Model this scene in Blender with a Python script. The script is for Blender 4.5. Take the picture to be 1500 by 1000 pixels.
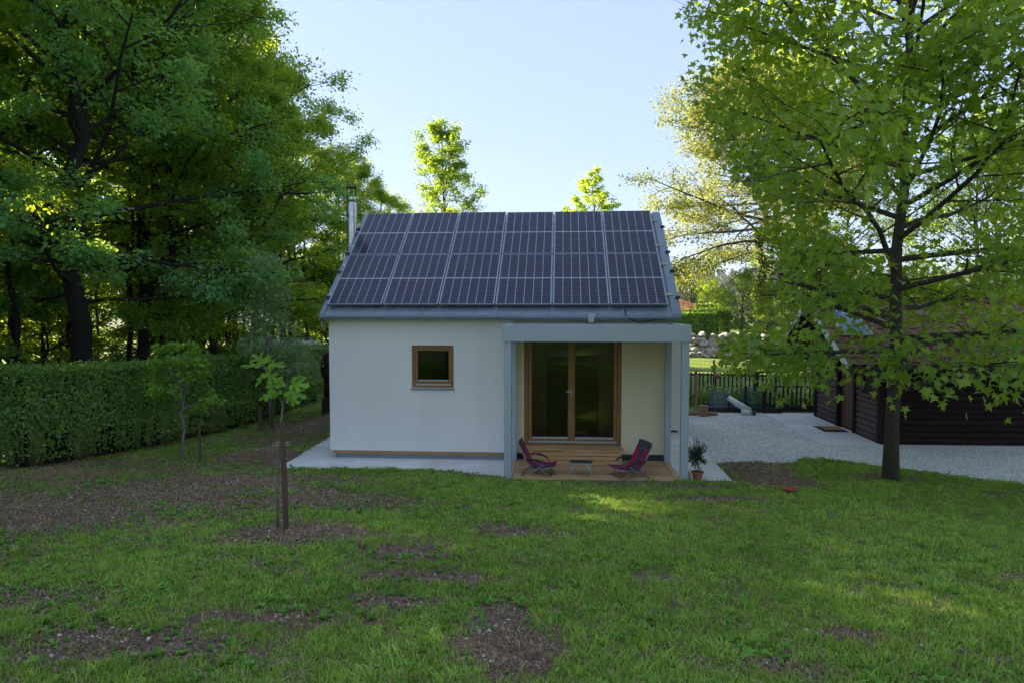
import bpy, math, random
import numpy as np
from math import sin, cos, pi, radians as R
SC = bpy.context.scene
for o in list(bpy.data.objects): bpy.data.objects.remove(o)

# ---------------------------------------------------------------- camera, sky, sun, exposure
cam_d = bpy.data.cameras.new('camera'); cam = bpy.data.objects.new('camera', cam_d)
SC.collection.objects.link(cam); SC.camera = cam
cam.location = (0, 0, 2.91)
cam.rotation_euler = (R(90 - 2.917), 0, R(4.04))
cam_d.sensor_width = 36; cam_d.lens = 1034 / 1500 * 36
cam_d.clip_start = 0.1; cam_d.clip_end = 9000

SUN_AZ, SUN_EL = -66.0, 20.0            # azimuth from +Y towards +X, elevation
w = bpy.data.worlds.new('World'); SC.world = w; w.use_nodes = True
nt = w.node_tree; nt.nodes.clear()
sky = nt.nodes.new('ShaderNodeTexSky'); sky.sky_type = 'NISHITA'; sky.sun_disc = False
sky.sun_elevation = R(SUN_EL); sky.sun_rotation = R(SUN_AZ)
sky.air_density = 1.0; sky.dust_density = 0.5; sky.ozone_density = 1.5; sky.altitude = 300
bg = nt.nodes.new('ShaderNodeBackground'); bg.inputs['Strength'].default_value = 0.13
ow = nt.nodes.new('ShaderNodeOutputWorld')
gm = nt.nodes.new('ShaderNodeGamma'); gm.inputs[1].default_value = .25; nt.links.new(sky.outputs[0], gm.inputs[0])
tint = nt.nodes.new('ShaderNodeMix'); tint.data_type = 'RGBA'; tint.blend_type = 'MULTIPLY'; tint.inputs[0].default_value = 1
tint.inputs[7].default_value = (.345, .408, .558, 1); nt.links.new(gm.outputs[0], tint.inputs[6]); nt.links.new(tint.outputs[2], bg.inputs[0]); nt.links.new(bg.outputs[0], ow.inputs[0])
sd = bpy.data.lights.new('sun', 'SUN'); so = bpy.data.objects.new('sun', sd); SC.collection.objects.link(so)
sd.energy = 2.9; sd.angle = R(0.6); sd.color = (1.0, 0.86, 0.62)
so.rotation_euler = (R(90 - SUN_EL), 0, R(180 - SUN_AZ)); so.location = (-20, 10, 20)
vs = SC.view_settings; vs.view_transform = 'Standard'; vs.look = 'None'; vs.exposure = 3.52; vs.gamma = 1
vs.use_curve_mapping = False
SC.render.engine = 'CYCLES'
SC.cycles.max_bounces = 8; SC.cycles.transparent_max_bounces = 16; SC.cycles.use_denoising = True
SC.cycles.diffuse_bounces = 4; SC.cycles.glossy_bounces = 3; SC.cycles.transmission_bounces = 6; SC.cycles.volume_bounces = 0

# ---------------------------------------------------------------- helpers
def link(o): SC.collection.objects.link(o); return o
def tag(o, label=None, cat=None, group=None, kind=None):
    if label: o['label'] = label
    if cat: o['category'] = cat
    if group: o['group'] = group
    if kind: o['kind'] = kind
    return o
def thing(name, label, cat, loc=(0, 0, 0), rz=0, group=None):
    o = link(bpy.data.objects.new(name, None)); o.location = loc; o.rotation_euler = (0, 0, rz)
    o.empty_display_size = 0.2
    return tag(o, label, cat, group)
def copy_tree(o, parent=None):
    c = o.copy(); link(c); c.parent = parent
    for ch in o.children: copy_tree(ch, c)
    return c
def npmesh(name, V, F, mat=None, smooth=False):
    V = np.asarray(V, dtype=np.float32); F = np.asarray(F, dtype=np.int32); k = F.shape[1]
    me = bpy.data.meshes.new(name); me.vertices.add(len(V)); me.vertices.foreach_set('co', V.ravel())
    me.loops.add(F.size); me.loops.foreach_set('vertex_index', F.ravel())
    me.polygons.add(len(F)); me.polygons.foreach_set('loop_start', np.arange(0, F.size, k, dtype=np.int32))
    if smooth: me.polygons.foreach_set('use_smooth', np.ones(len(F), dtype=bool))
    me.update(calc_edges=True); me.validate()
    if mat: me.materials.append(mat)
    return me
def mobj(name, me, parent=None):
    o = link(bpy.data.objects.new(name, me)); o.parent = parent; return o

class MB:
    def __init__(s): s.v = []; s.f = []
    def box(s, x0, x1, y0, y1, z0, z1):
        return s.hexa([(x0,y0,z0),(x1,y0,z0),(x1,y1,z0),(x0,y1,z0),(x0,y0,z1),(x1,y0,z1),(x1,y1,z1),(x0,y1,z1)])
    def hexa(s, p):
        n = len(s.v); s.v += [tuple(q) for q in p]
        s.f += [tuple(n+i for i in q) for q in ((0,3,2,1),(4,5,6,7),(0,1,5,4),(1,2,6,5),(2,3,7,6),(3,0,4,7))]; return s
    def bar(s, a, b, wx, wz, up=(0,0,1)):
        a = np.array(a, float); b = np.array(b, float); d = b-a; d /= np.linalg.norm(d); up = np.array(up, float)
        r = np.cross(d, up)
        if np.linalg.norm(r) < 1e-4: r = np.cross(d, (1, 0, 0))
        r /= np.linalg.norm(r); u = np.cross(r, d); r = r*wx/2; u = u*wz/2
        return s.hexa([a-r-u, a+r-u, b+r-u, b-r-u, a-r+u, a+r+u, b+r+u, b-r+u])
    def tube(s, pts, rad, n=6, cap=True):
        P = [np.array(p, float) for p in pts]; m = len(P)
        if not hasattr(rad, '__len__'): rad = [rad]*m
        base = len(s.v); prev = None
        for i in range(m):
            d = P[min(i+1, m-1)] - P[max(i-1, 0)]; d = d/(np.linalg.norm(d)+1e-9)
            if prev is None:
                a = np.cross(d, (0, 0, 1) if abs(d[2]) < .9 else (1, 0, 0))
            else: a = prev - d*np.dot(prev, d)
            a = a/(np.linalg.norm(a)+1e-9); prev = a; b = np.cross(d, a)
            for j in range(n):
                t = 2*pi*j/n; s.v.append(tuple(P[i] + rad[i]*(a*cos(t)+b*sin(t))))
        for i in range(m-1):
            for j in range(n):
                k = (j+1) % n
                s.f.append((base+i*n+j, base+i*n+k, base+(i+1)*n+k, base+(i+1)*n+j))
        if cap:
            s.f.append(tuple(base+j for j in reversed(range(n)))); s.f.append(tuple(base+(m-1)*n+j for j in range(n)))
        return s
    def lathe(s, cx, cy, prof, n=20):
        base = len(s.v); m = len(prof)
        for r, z in prof:
            for j in range(n): s.v.append((cx+r*cos(2*pi*j/n), cy+r*sin(2*pi*j/n), z))
        for i in range(m-1):
            for j in range(n):
                k = (j+1) % n; s.f.append((base+i*n+j, base+i*n+k, base+(i+1)*n+k, base+(i+1)*n+j))
        s.f.append(tuple(base+j for j in reversed(range(n)))); s.f.append(tuple(base+(m-1)*n+j for j in range(n)))
        return s
    def prism(s, poly, vec):          # polygon extruded by vec
        n = len(s.v); k = len(poly); vec = np.array(vec, float)
        s.v += [tuple(p) for p in poly] + [tuple(np.array(p, float)+vec) for p in poly]
        s.f.append(tuple(n+i for i in reversed(range(k)))); s.f.append(tuple(n+k+i for i in range(k)))
        for i in range(k): j = (i+1) % k; s.f.append((n+i, n+j, n+k+j, n+k+i))
        return s
    def mesh(s, name, mat, smooth=False):
        me = bpy.data.meshes.new(name); me.from_pydata([tuple(map(float, q)) for q in s.v], [], s.f)
        import bmesh
        bm = bmesh.new(); bm.from_mesh(me); bmesh.ops.recalc_face_normals(bm, faces=bm.faces); bm.to_mesh(me); bm.free()
        if smooth: me.polygons.foreach_set('use_smooth', [True]*len(me.polygons))
        if mat: me.materials.append(mat)
        return me
    def obj(s, name, mat, parent=None, bevel=0, smooth=False, loc=None):
        o = mobj(name, s.mesh(name, mat, smooth), parent)
        if loc is not None: o.location = loc
        if bevel:
            b = o.modifiers.new('bevel', 'BEVEL'); b.width = bevel; b.segments = 2; b.limit_method = 'ANGLE'
        return o

# ---------------------------------------------------------------- materials
def nn(t, k, **kw):
    n = t.nodes.new(k)
    for a, b in kw.items():
        if hasattr(n, a): setattr(n, a, b)
        else: n.inputs[a].default_value = b
    return n
def newmat(name):
    m = bpy.data.materials.new(name); m.use_nodes = True; t = m.node_tree
    return m, t, t.nodes['Principled BSDF'], t.nodes['Material Output']
def mixc(t, fac, a, b, mode='MIX'):
    n = t.nodes.new('ShaderNodeMix'); n.data_type = 'RGBA'; n.blend_type = mode
    for i, v in ((0, fac), (6, a), (7, b)):
        if hasattr(v, 'is_linked') or hasattr(v, 'links'): t.links.new(v, n.inputs[i])
        elif i == 0: n.inputs[i].default_value = v
        else: n.inputs[i].default_value = (*v, 1) if len(v) == 3 else v
    return n.outputs[2]
def ramp(t, src, stops):
    n = t.nodes.new('ShaderNodeValToRGB'); e = n.color_ramp.elements
    e[0].position, e[0].color = stops[0][0], (*stops[0][1], 1); e[1].position, e[1].color = stops[-1][0], (*stops[-1][1], 1)
    for p, c in stops[1:-1]: q = e.new(p); q.color = (*c, 1)
    t.links.new(src, n.inputs[0]); return n.outputs[0]
def framp(t, src, a, b, lo=0.0, hi=1.0):
    n = t.nodes.new('ShaderNodeMapRange'); n.inputs[1].default_value = a; n.inputs[2].default_value = b
    n.inputs[3].default_value = lo; n.inputs[4].default_value = hi; t.links.new(src, n.inputs[0]); return n.outputs[0]
def noise(t, scale, vec=None, detail=4, rough=.55, sc3=None, dist=0):
    if sc3 is not None:
        mp = t.nodes.new('ShaderNodeMapping'); mp.inputs['Scale'].default_value = sc3
        t.links.new(vec, mp.inputs[0]); vec = mp.outputs[0]
    n = t.nodes.new('ShaderNodeTexNoise'); n.inputs['Scale'].default_value = scale; n.inputs['Detail'].default_value = detail
    n.inputs['Roughness'].default_value = rough; n.inputs['Distortion'].default_value = dist
    if vec is not None: t.links.new(vec, n.inputs[0])
    return n.outputs[0]
def coord(t, kind='Object'): return t.nodes.new('ShaderNodeTexCoord').outputs[kind]
def worldpos(t): return t.nodes.new('ShaderNodeNewGeometry').outputs['Position']
def bump(t, src, strength, dist, bsdf):
    b = t.nodes.new('ShaderNodeBump'); b.inputs['Strength'].default_value = strength; b.inputs['Distance'].default_value = dist
    t.links.new(src, b.inputs['Height']); t.links.new(b.outputs[0], bsdf.inputs['Normal'])
def pm(name, c1, c2=None, scale=8, rough=.6, metal=0, bs=0.0, bscale=None, sc3=(1,1,1), spec=.5, rnd=0.0, world=False, rr=None, detail=4):
    """principled material: two tones mixed by noise, fine relief, per-object tone variation"""
    m, t, b, o = newmat(name); c2 = c2 or tuple(x*.85 for x in c1)
    vec = worldpos(t) if world else coord(t)
    if rnd:
        oi = t.nodes.new('ShaderNodeObjectInfo'); va = t.nodes.new('ShaderNodeVectorMath'); va.operation = 'MULTIPLY_ADD'
        cb = t.nodes.new('ShaderNodeCombineXYZ')
        for i in range(3): t.links.new(oi.outputs['Random'], cb.inputs[i])
        t.links.new(cb.outputs[0], va.inputs[0]); va.inputs[1].default_value = (37, 53, 71); t.links.new(vec, va.inputs[2]); vec = va.outputs[0]
    n = noise(t, scale, vec, detail, sc3=sc3)
    f = framp(t, n, .3, .7)
    col = mixc(t, f, c1, c2)
    if rnd:
        br = framp(t, oi.outputs['Random'], 0, 1, 1-rnd, 1+rnd)
        hv = t.nodes.new('ShaderNodeHueSaturation'); t.links.new(col, hv.inputs['Color']); t.links.new(br, hv.inputs['Value']); col = hv.outputs[0]
    t.links.new(col, b.inputs['Base Color'])
    b.inputs['Roughness'].default_value = rough; b.inputs['Metallic'].default_value = metal
    b.inputs['Specular IOR Level'].default_value = spec
    if rr: t.links.new(framp(t, n, .3, .7, rr[0], rr[1]), b.inputs['Roughness'])
    if bs:
        n2 = noise(t, bscale or scale*4, vec, 5, .65, sc3=sc3); bump(t, n2, bs, .01, b)
    return m
def leafmat(name, c1, c2, tr, trans=.45, rough=.45, objvar=.25, spec=.16):
    """leaf: gloss on top, light passes through; colour differs from leaf to leaf and plant to plant"""
    m, t, b, o = newmat(name)
    g = t.nodes.new('ShaderNodeNewGeometry'); oi = t.nodes.new('ShaderNodeObjectInfo')
    col = mixc(t, g.outputs['Random Per Island'], c1, c2)
    big = noise(t, .35, g.outputs['Position'], 2)
    hv = t.nodes.new('ShaderNodeHueSaturation'); t.links.new(col, hv.inputs['Color'])
    ad = t.nodes.new('ShaderNodeMath'); ad.operation = 'MULTIPLY'
    t.links.new(framp(t, big, .3, .7, .8, 1.2), ad.inputs[0]); t.links.new(framp(t, oi.outputs['Random'], 0, 1, 1-objvar, 1+objvar), ad.inputs[1])
    t.links.new(ad.outputs[0], hv.inputs['Value'])
    t.links.new(hv.outputs[0], b.inputs['Base Color']); b.inputs['Roughness'].default_value = rough
    b.inputs['Specular IOR Level'].default_value = spec
    tl = t.nodes.new('ShaderNodeBsdfTranslucent')
    tc = mixc(t, g.outputs['Random Per Island'], tuple(x*.75 for x in tr), tr); t.links.new(tc, tl.inputs[0])
    mx = t.nodes.new('ShaderNodeMixShader'); mx.inputs[0].default_value = trans
    t.links.new(b.outputs[0], mx.inputs[1]); t.links.new(tl.outputs[0], mx.inputs[2]); t.links.new(mx.outputs[0], o.inputs[0])
    return m

M = {}
M['render'] = pm('white_render', (.82,.78,.73), (.73,.70,.66), .9, .9, bs=.3, bscale=110, world=True, sc3=(1.3,1,.5), detail=7)
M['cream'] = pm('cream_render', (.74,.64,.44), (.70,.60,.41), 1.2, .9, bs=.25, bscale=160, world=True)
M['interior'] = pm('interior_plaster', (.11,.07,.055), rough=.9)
M['zinc'] = pm('grey_zinc', (.22,.26,.32), (.27,.31,.37), 3, .42, .55, bs=.04, world=True, rr=(.35,.5))
M['pergola'] = pm('grey_painted_steel', (.36,.40,.43), (.38,.42,.45), 2, .45, 0, world=True, bs=.03, bscale=60)
M['dark'] = pm('dark_slate', (.035,.04,.05), (.05,.055,.065), 4, .6, bs=.1)
M['winwood'] = pm('golden_wood', (.33,.165,.05), (.24,.11,.03), 5, .5, bs=.12, bscale=30, sc3=(6,6,.6), rnd=.08)
M['trimwood'] = pm('trim_wood', (.42,.25,.10), (.33,.19,.07), 5, .6, bs=.1, sc3=(.5,6,8))
M['deck'] = pm('deck_wood', (.64,.39,.21), (.50,.29,.15), 4, .65, bs=.2, bscale=26, sc3=(.5,9,9), rnd=.16)
M['step'] = pm('step_wood', (.60,.34,.15), (.48,.26,.11), 4, .6, bs=.2, bscale=26, sc3=(.5,9,9), rnd=.12)
M['concrete'] = pm('pale_concrete', (.84,.82,.79), (.62,.59,.55), 1.3, .9, bs=.25, bscale=50, world=True, detail=8)
M['paver'] = pm('grey_paver', (.72,.70,.67), (.64,.62,.6), 3, .85, bs=.2, bscale=60, rnd=.08)
M['alu'] = pm('aluminium', (.55,.57,.6), (.5,.52,.55), 5, .35, .8)
M['panelframe'] = pm('panel_frame', (.34,.36,.42), rough=.4, metal=.6)
M['steel'] = pm('stainless_steel', (.62,.62,.6), (.5,.5,.5), 3, .3, .95, sc3=(1,1,4), rr=(.22,.4))
M['black'] = pm('black_plastic', (.015,.015,.017), rough=.5)
M['shedwood'] = pm('shaded_stained_wood', (.018,.009,.009), (.040,.021,.019), 3, .8, spec=.15, bs=.6, bscale=20, sc3=(.4,8,8), rnd=.2)  # brown stain, colour deepened to hold the shade under the eaves
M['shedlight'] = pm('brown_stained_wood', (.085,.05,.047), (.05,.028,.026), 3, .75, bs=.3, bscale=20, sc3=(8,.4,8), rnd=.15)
M['sheddoor'] = pm('red_brown_door_wood', (.10,.035,.02), (.06,.02,.014), 4, .55, sc3=(6,6,.5))
M['tile'] = pm('clay_roof_tile', (.30,.14,.095), (.20,.10,.075), 6, .85, bs=.3, bscale=40, rnd=.22)
M['whiteboard'] = pm('white_bargeboard', (.7,.7,.68), rough=.6)
M['bark'] = pm('bark', (.09,.07,.055), (.04,.032,.026), 9, .95, bs=.9, bscale=14, sc3=(3,3,.8), world=True)
M['barkdark'] = pm('dark_bark', (.028,.022,.018), (.014,.011,.010), 6, .95, bs=.9, bscale=12, sc3=(3,3,.8), world=True)
M['barkgrey'] = pm('grey_bark', (.22,.2,.17), (.13,.115,.10), 8, .9, bs=.6, bscale=20, sc3=(3,3,.8), world=True)
M['stake'] = pm('stake_wood', (.13,.075,.05), (.08,.045,.03), 9, .85, bs=.5, bscale=24, sc3=(6,6,.6))
M['fence'] = pm('black_green_fence_paint', (.012,.018,.02), (.02,.026,.028), 6, .5, rnd=.2)
M['terracotta'] = pm('terracotta', (.36,.13,.07), (.28,.10,.055), 7, .85, bs=.15)
M['soil'] = pm('dark_soil', (.045,.028,.02), (.022,.014,.011), 20, .98, bs=1, bscale=40, world=True)
M['magenta'] = pm('magenta_fabric', (.42,.012,.09), (.34,.01,.07), 8, .8, bs=.2, bscale=300)
M['greyfab'] = pm('grey_fabric', (.07,.065,.075), (.055,.05,.06), 8, .85, bs=.2, bscale=300)
M['frame'] = pm('chair_frame_metal', (.30,.29,.28), rough=.35, metal=.8)
M['armrest'] = pm('armrest_plastic', (.02,.02,.022), rough=.45)
M['tabletop'] = pm('table_top_black', (.02,.022,.028), rough=.3)
M['rock'] = pm('rock', (.42,.36,.29), (.27,.24,.21), 5, .9, bs=.5, bscale=20, rnd=.25)
M['netting'] = pm('green_netting', (.03,.07,.07), (.05,.10,.095), 30, .8)
M['bedwood'] = pm('bed_board', (.022,.018,.02), (.035,.028,.03), 6, .8, bs=.3, sc3=(.5,6,6))
M['rawwood'] = pm('raw_wood', (.33,.22,.13), (.22,.14,.08), 6, .85, bs=.4, sc3=(5,5,.7))
M['whiteplastic'] = pm('white_plastic', (.68,.68,.64), rough=.5)
M['vanpaint'] = pm('white_van_paint', (.72,.74,.76), (.7,.72,.74), 2, .25, spec=.6)
M['rubber'] = pm('rubber', (.02,.02,.02), rough=.9)
M['statue'] = pm('carved_dark_wood', (.045,.014,.012), (.018,.008,.008), 7, .6, bs=.7, bscale=14, sc3=(3,3,.8))
M['coir'] = pm('coir_mat', (.36,.22,.09), (.28,.17,.07), 30, .95, bs=.6, bscale=120)
M['redplastic'] = pm('red_plastic', (.42,.06,.05), rough=.5)
M['brownroof'] = pm('brown_gazebo_roof', (.33,.16,.10), (.26,.12,.075), 4, .85, bs=.3, world=True)
M['postwood'] = pm('gazebo_wood', (.24,.12,.06), rough=.8)
M['bluesheet'] = pm('blue_sheet', (.16,.25,.42), (.22,.31,.45), 5, .45)
M['yellowcap'] = pm('yellow_cap', (.7,.5,.05), rough=.5)
M['bottle'] = pm('pink_bottle', (.5,.28,.25), rough=.35)
M['backsheet'] = pm('panel_backsheet', (.56,.58,.64), rough=.25)
M['cord'] = pm('straw_cord', (.4,.33,.2), rough=.9)

def glassmat(name, tint, refl=.12, rough=.02):
    m, t, b, o = newmat(name); t.nodes.remove(b)
    tr = nn(t, 'ShaderNodeBsdfTransparent'); tr.inputs[0].default_value = (*tint, 1)
    gl = nn(t, 'ShaderNodeBsdfGlossy'); gl.inputs['Roughness'].default_value = rough; gl.inputs[0].default_value = (.95,.95,.95,1)
    fr = nn(t, 'ShaderNodeFresnel'); fr.inputs[0].default_value = 1.5
    ad = nn(t, 'ShaderNodeMath', operation='ADD'); ad.use_clamp = True; t.links.new(fr.outputs[0], ad.inputs[0]); ad.inputs[1].default_value = refl-.04
    mx = nn(t, 'ShaderNodeMixShader'); t.links.new(ad.outputs[0], mx.inputs[0]); t.links.new(tr.outputs[0], mx.inputs[1]); t.links.new(gl.outputs[0], mx.inputs[2])
    t.links.new(mx.outputs[0], o.inputs[0]); return m
M['curtain'] = pm('curtain_cloth', (.38,.25,.18), (.28,.18,.13), 6, .9)
M['glass'] = glassmat('window_glass', (.72,.66,.62), .055)
M['vanglass'] = pm('van_glass', (.02,.025,.03), rough=.08, spec=.8)
def cellmat():
    m, t, b, o = newmat('solar_cell'); g = t.nodes.new('ShaderNodeNewGeometry'); oi = t.nodes.new('ShaderNodeObjectInfo')
    c = mixc(t, g.outputs['Random Per Island'], (.013,.013,.040), (.024,.021,.052))
    c2 = mixc(t, oi.outputs['Random'], c, mixc(t, .5, c, (.034,.021,.05)))
    t.links.new(c2, b.inputs['Base Color']); b.inputs['Roughness'].default_value = .16
    b.inputs['Specular IOR Level'].default_value = .34
    n = noise(t, 2.0, worldpos(t), 3); bump(t, n, .06, .02, b); return m
M['cell'] = cellmat()

M['leaf_forest'] = leafmat('forest_leaf', (.085,.21,.06), (.15,.29,.07), (.60,.76,.04), .52)
M['leaf_oak'] = leafmat('oak_leaf', (.10,.27,.13), (.17,.36,.16), (.46,.70,.08), .5)
M['leaf_maple'] = leafmat('maple_leaf', (.10,.22,.04), (.29,.40,.07), (.52,.68,.04), .5, .42, .25, .25)
M['leaf_light'] = leafmat('light_leaf', (.10,.18,.03), (.15,.23,.045), (.40,.56,.04), .5)
M['leaf_walnut'] = leafmat('walnut_leaf', (.11,.15,.035), (.19,.21,.06), (.42,.46,.09), .42)
M['leaf_hedge'] = leafmat('hedge_leaf', (.08,.21,.06), (.25,.38,.08), (.36,.52,.05), .38)
M['leaf_fresh'] = leafmat('fresh_leaf', (.13,.27,.03), (.18,.33,.045), (.38,.58,.04), .4)
M['leaf_pale'] = leafmat('pale_leaf', (.30,.46,.20), (.42,.56,.30), (.44,.64,.18), .42)
M['needle'] = leafmat('rosemary_needle', (.012,.035,.018), (.03,.06,.03), (.04,.09,.03), .25)
M['grass'] = leafmat('grass_blade', (.14,.33,.045), (.42,.54,.11), (.44,.64,.05), .38, .6, .42, .08)
M['dry'] = leafmat('dry_grass', (.30,.21,.11), (.50,.39,.22), (.3,.25,.1), .3, .7, .3)
M['weed'] = leafmat('weed_leaf', (.12,.30,.05), (.24,.42,.07), (.25,.45,.03), .35, .55, .3, .15)
M['flower'] = pm('white_flower', (.75,.75,.72), rough=.8)

# ---------------------------------------------------------------- terrain
rs = np.random.RandomState(7)
_ph = rs.rand(40, 3)*6.28; _fr = rs.randn(40, 2)
def wob(X, Y, s, k=0, n=6):
    r = 0
    for i in range(n): r = r + np.sin((X*_fr[k+i, 0]+Y*_fr[k+i, 1])*s + _ph[k+i, 0])
    return r/n
def sstep(a, b, x):
    t = np.clip((x-a)/(b-a), 0, 1); return t*t*(3-2*t)
def gravel_front(X): return np.interp(X, [2.8, 4.3, 4.6, 5.2, 5.9, 6.7, 7.5, 9.5, 14, 30], [13.2, 13.35, 13.8, 13.65, 13.1, 12.5, 11.95, 11.0, 10.2, 9.5])
def slab_front(X): return np.interp(X, [-5.3, -1.9, -1.35, -1.0, -.9, 2.1, 2.15, 2.9], [12.28, 12.22, 11.95, 11.86, 11.50, 11.50, 11.62, 11.62])
def ground_z(X, Y, far=True):
    X = np.asarray(X, float); Y = np.asarray(Y, float)
    z = .085*np.clip(11.8-Y, 0, 9) + .03*np.clip(2.8-Y, 0, 30)
    z = z + .045*sstep(12.4, 11.4, Y)*sstep(15, 11, Y) * np.where((X > -5.6) & (X < 3), 1, .2)
    amp = np.where(Y < 11.5, .035, .012) * np.where(np.abs(X) < 30, 1, 3)
    z = z + amp*wob(X, Y, .9, 0) + amp*.35*wob(X, Y, 3.1, 8)
    z = z + .16*np.exp(-(((X+5.55)/.8)**2 + ((Y-13.0)/.45)**2))           # sandy mound by the slab
    z = z + .10*np.exp(-(((X-3.45)/.45)**2 + ((Y-12.35)/.8)**2))          # heap of soil
    z = z + sstep(22, 45, Y)*1.1*sstep(-12, 0, X) + sstep(-9, -14, X)*.3
    z = z - 1.0*np.exp(-((X+10.6)/3.2)**2-((Y-27.6)/3.2)**2)
    z = z - sstep(52, 150, Y)*11 + sstep(170, 520, Y)*(13+4*wob(X, Y, .008, 4)) + sstep(650, 1500, Y)*(27+12*wob(X, Y, .0028, 12)+sstep(0, 300, X)*14)
    z = z + 10*sstep(100, 400, np.abs(X))*sstep(300, 100, Y)
    in_slab = (X > -5.12) & (X < 2.83) & (Y > slab_front(X)) & (Y < 19.4)
    z = np.where(in_slab, -.08, z)
    in_gr = (X > 2.8) & (Y > gravel_front(X)+.05) & (Y < 19.55) & (X < 29)
    z = np.where(in_gr, -.05, z)
    return z
GZ = lambda x, y: float(ground_z(x, y))
# (x, y, rx, ry, strength): bare places in the lawn, as they lie on the ground
BARE = [(-6.4,8.2,1.5,.8,1),(-6.0,9.6,1.6,.75,1),(-5.3,10.7,1.6,.7,1),(-3.2,9.3,1.5,.55,.8),(-4.6,9.2,1.2,.6,.6),(-2.95,7.45,.62,.42,1.2),
        (-.42,5.12,.16,.3,1.2),(-.36,4.5,.26,.38,1.2),(-1.56,6.78,.42,.22,1),(-1.1,6.0,.4,.2,.8),(-.6,7.8,.4,.28,.8),(-1.3,5.3,.36,.16,.9),
        (2.3,9.9,.65,.25,1),(2.1,10.9,.5,.2,1),(-5.55,12.9,.9,.5,1.1),(-5.9,16.5,.8,2.5,.75),(-6.1,14.2,.6,.6,.5),(3.45,12.4,.5,.95,1.4),(3.4,11.7,.75,.3,1.3),
        (5.4,12.3,.9,.4,.5),(7.2,10.9,1.2,.25,.6),(-2.9,4.4,.7,.3,.6),(-2.2,4.9,.5,.18,.6),(-4.0,5.2,.5,.3,.6),(.9,6.2,.25,.2,.5),(1.5,4.4,.4,.15,.5),
        (-8.3,11.3,1.2,1.0,.7),(-7.0,11.9,.9,.6,.5),(.9,11.2,.7,.25,.7),(-1.2,11.9,.5,.25,.9),(4.4,6.6,.5,.15,.45),(-8.9,9.3,1.2,1,.6),(2.0,5.0,.3,.15,.5)]
def bareness(X, Y):
    b = np.zeros(np.shape(X))
    for x, y, rx, ry, s in BARE:
        d = ((X-x)/rx)**2+((Y-y)/ry)**2; b = np.maximum(b, s*np.exp(-d*.9))
    side = sstep(1.5, -6, X)*.16
    n = wob(X, Y, 2.2, 14)*.35 + wob(X, Y, 6.5, 20)*.42 + wob(X, Y, 15, 26)*.45
    return np.clip(b + side + n*.62 + .12, 0, 1.2)
xs = np.concatenate([-np.geomspace(1500, 16, 40), np.arange(-14.5, 14.6, .11), np.geomspace(16, 1500, 40)])
ys = np.concatenate([[-300, -150, -80, -40, -20, -12, -8, -5, -3, -1.5], np.arange(0, 21, .1), np.arange(21.3, 60, .6), np.geomspace(62, 1700, 66)])
XX, YY = np.meshgrid(xs, ys); ZZ = ground_z(XX, YY)
nx, ny = len(xs), len(ys); ii = np.arange(nx*ny).reshape(ny, nx)
Fq = np.stack([ii[:-1, :-1], ii[:-1, 1:], ii[1:, 1:], ii[1:, :-1]], -1).reshape(-1, 4)
me = npmesh('ground', np.stack([XX, YY, ZZ], -1).reshape(-1, 3), Fq, smooth=True)
at = me.attributes.new('bare', 'FLOAT', 'POINT'); at.data.foreach_set('value', np.where((YY < 20) & (YY > -2), bareness(XX, YY), .1).ravel().astype(np.float32))
def groundmat():
    m, t, b, o = newmat('lawn_and_soil'); P = worldpos(t)
    a = nn(t, 'ShaderNodeAttribute', attribute_name='bare')
    n1 = noise(t, 7, P, 6, .7); n2 = noise(t, 45, P, 5, .7); n3 = noise(t, 1.2, P, 3)
    s = nn(t, 'ShaderNodeMath', operation='MULTIPLY_ADD'); t.links.new(n1, s.inputs[0]); s.inputs[1].default_value = .7; t.links.new(a.outputs['Fac'], s.inputs[2])
    f = framp(t, s.outputs[0], .52, .78)
    soil = ramp(t, n2, [(.28, (.07, .040, .026)), (.5, (.21, .13, .09)), (.66, (.33, .22, .155)), (.78, (.58, .48, .38))])
    tan = ramp(t, n2, [(.3, (.12, .09, .06)), (.6, (.25, .20, .14)), (.75, (.38, .33, .25))])
    soil = mixc(t, framp(t, noise(t, 1.7, P, 3), .5, .66), soil, tan)
    gr = ramp(t, n2, [(.3, (.05, .10, .015)), (.5, (.12, .22, .03)), (.7, (.20, .32, .045))])
    gr2 = mixc(t, framp(t, n3, .35, .65), gr, ramp(t, n2, [(.3, (.12, .16, .03)), (.7, (.27, .31, .06))]))
    c = mixc(t, f, gr2, soil)
    # beyond the garden: mown lawn; far: wooded land
    y = t.nodes.new('ShaderNodeSeparateXYZ'); t.links.new(P, y.inputs[0])
    lawn = mixc(t, framp(t, noise(t, 2.5, P, 6), .3, .7), (.10, .17, .025), (.15, .20, .04))
    worn = mixc(t, framp(t, noise(t, .5, P, 5, sc3=(.6, 1.6, 1)), .55, .62), lawn, (.30, .22, .12))
    c = mixc(t, framp(t, y.outputs[1], 20.5, 22), c, worn)
    c = mixc(t, framp(t, y.outputs[1], 90, 160), c, (.035, .06, .02))
    t.links.new(c, b.inputs['Base Color']); b.inputs['Roughness'].default_value = .95; b.inputs['Specular IOR Level'].default_value = .2
    bump(t, n2, .9, .04, b); return m
M['ground'] = groundmat(); me.materials.append(M['ground'])
tag(mobj('ground', me), kind='structure')

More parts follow.
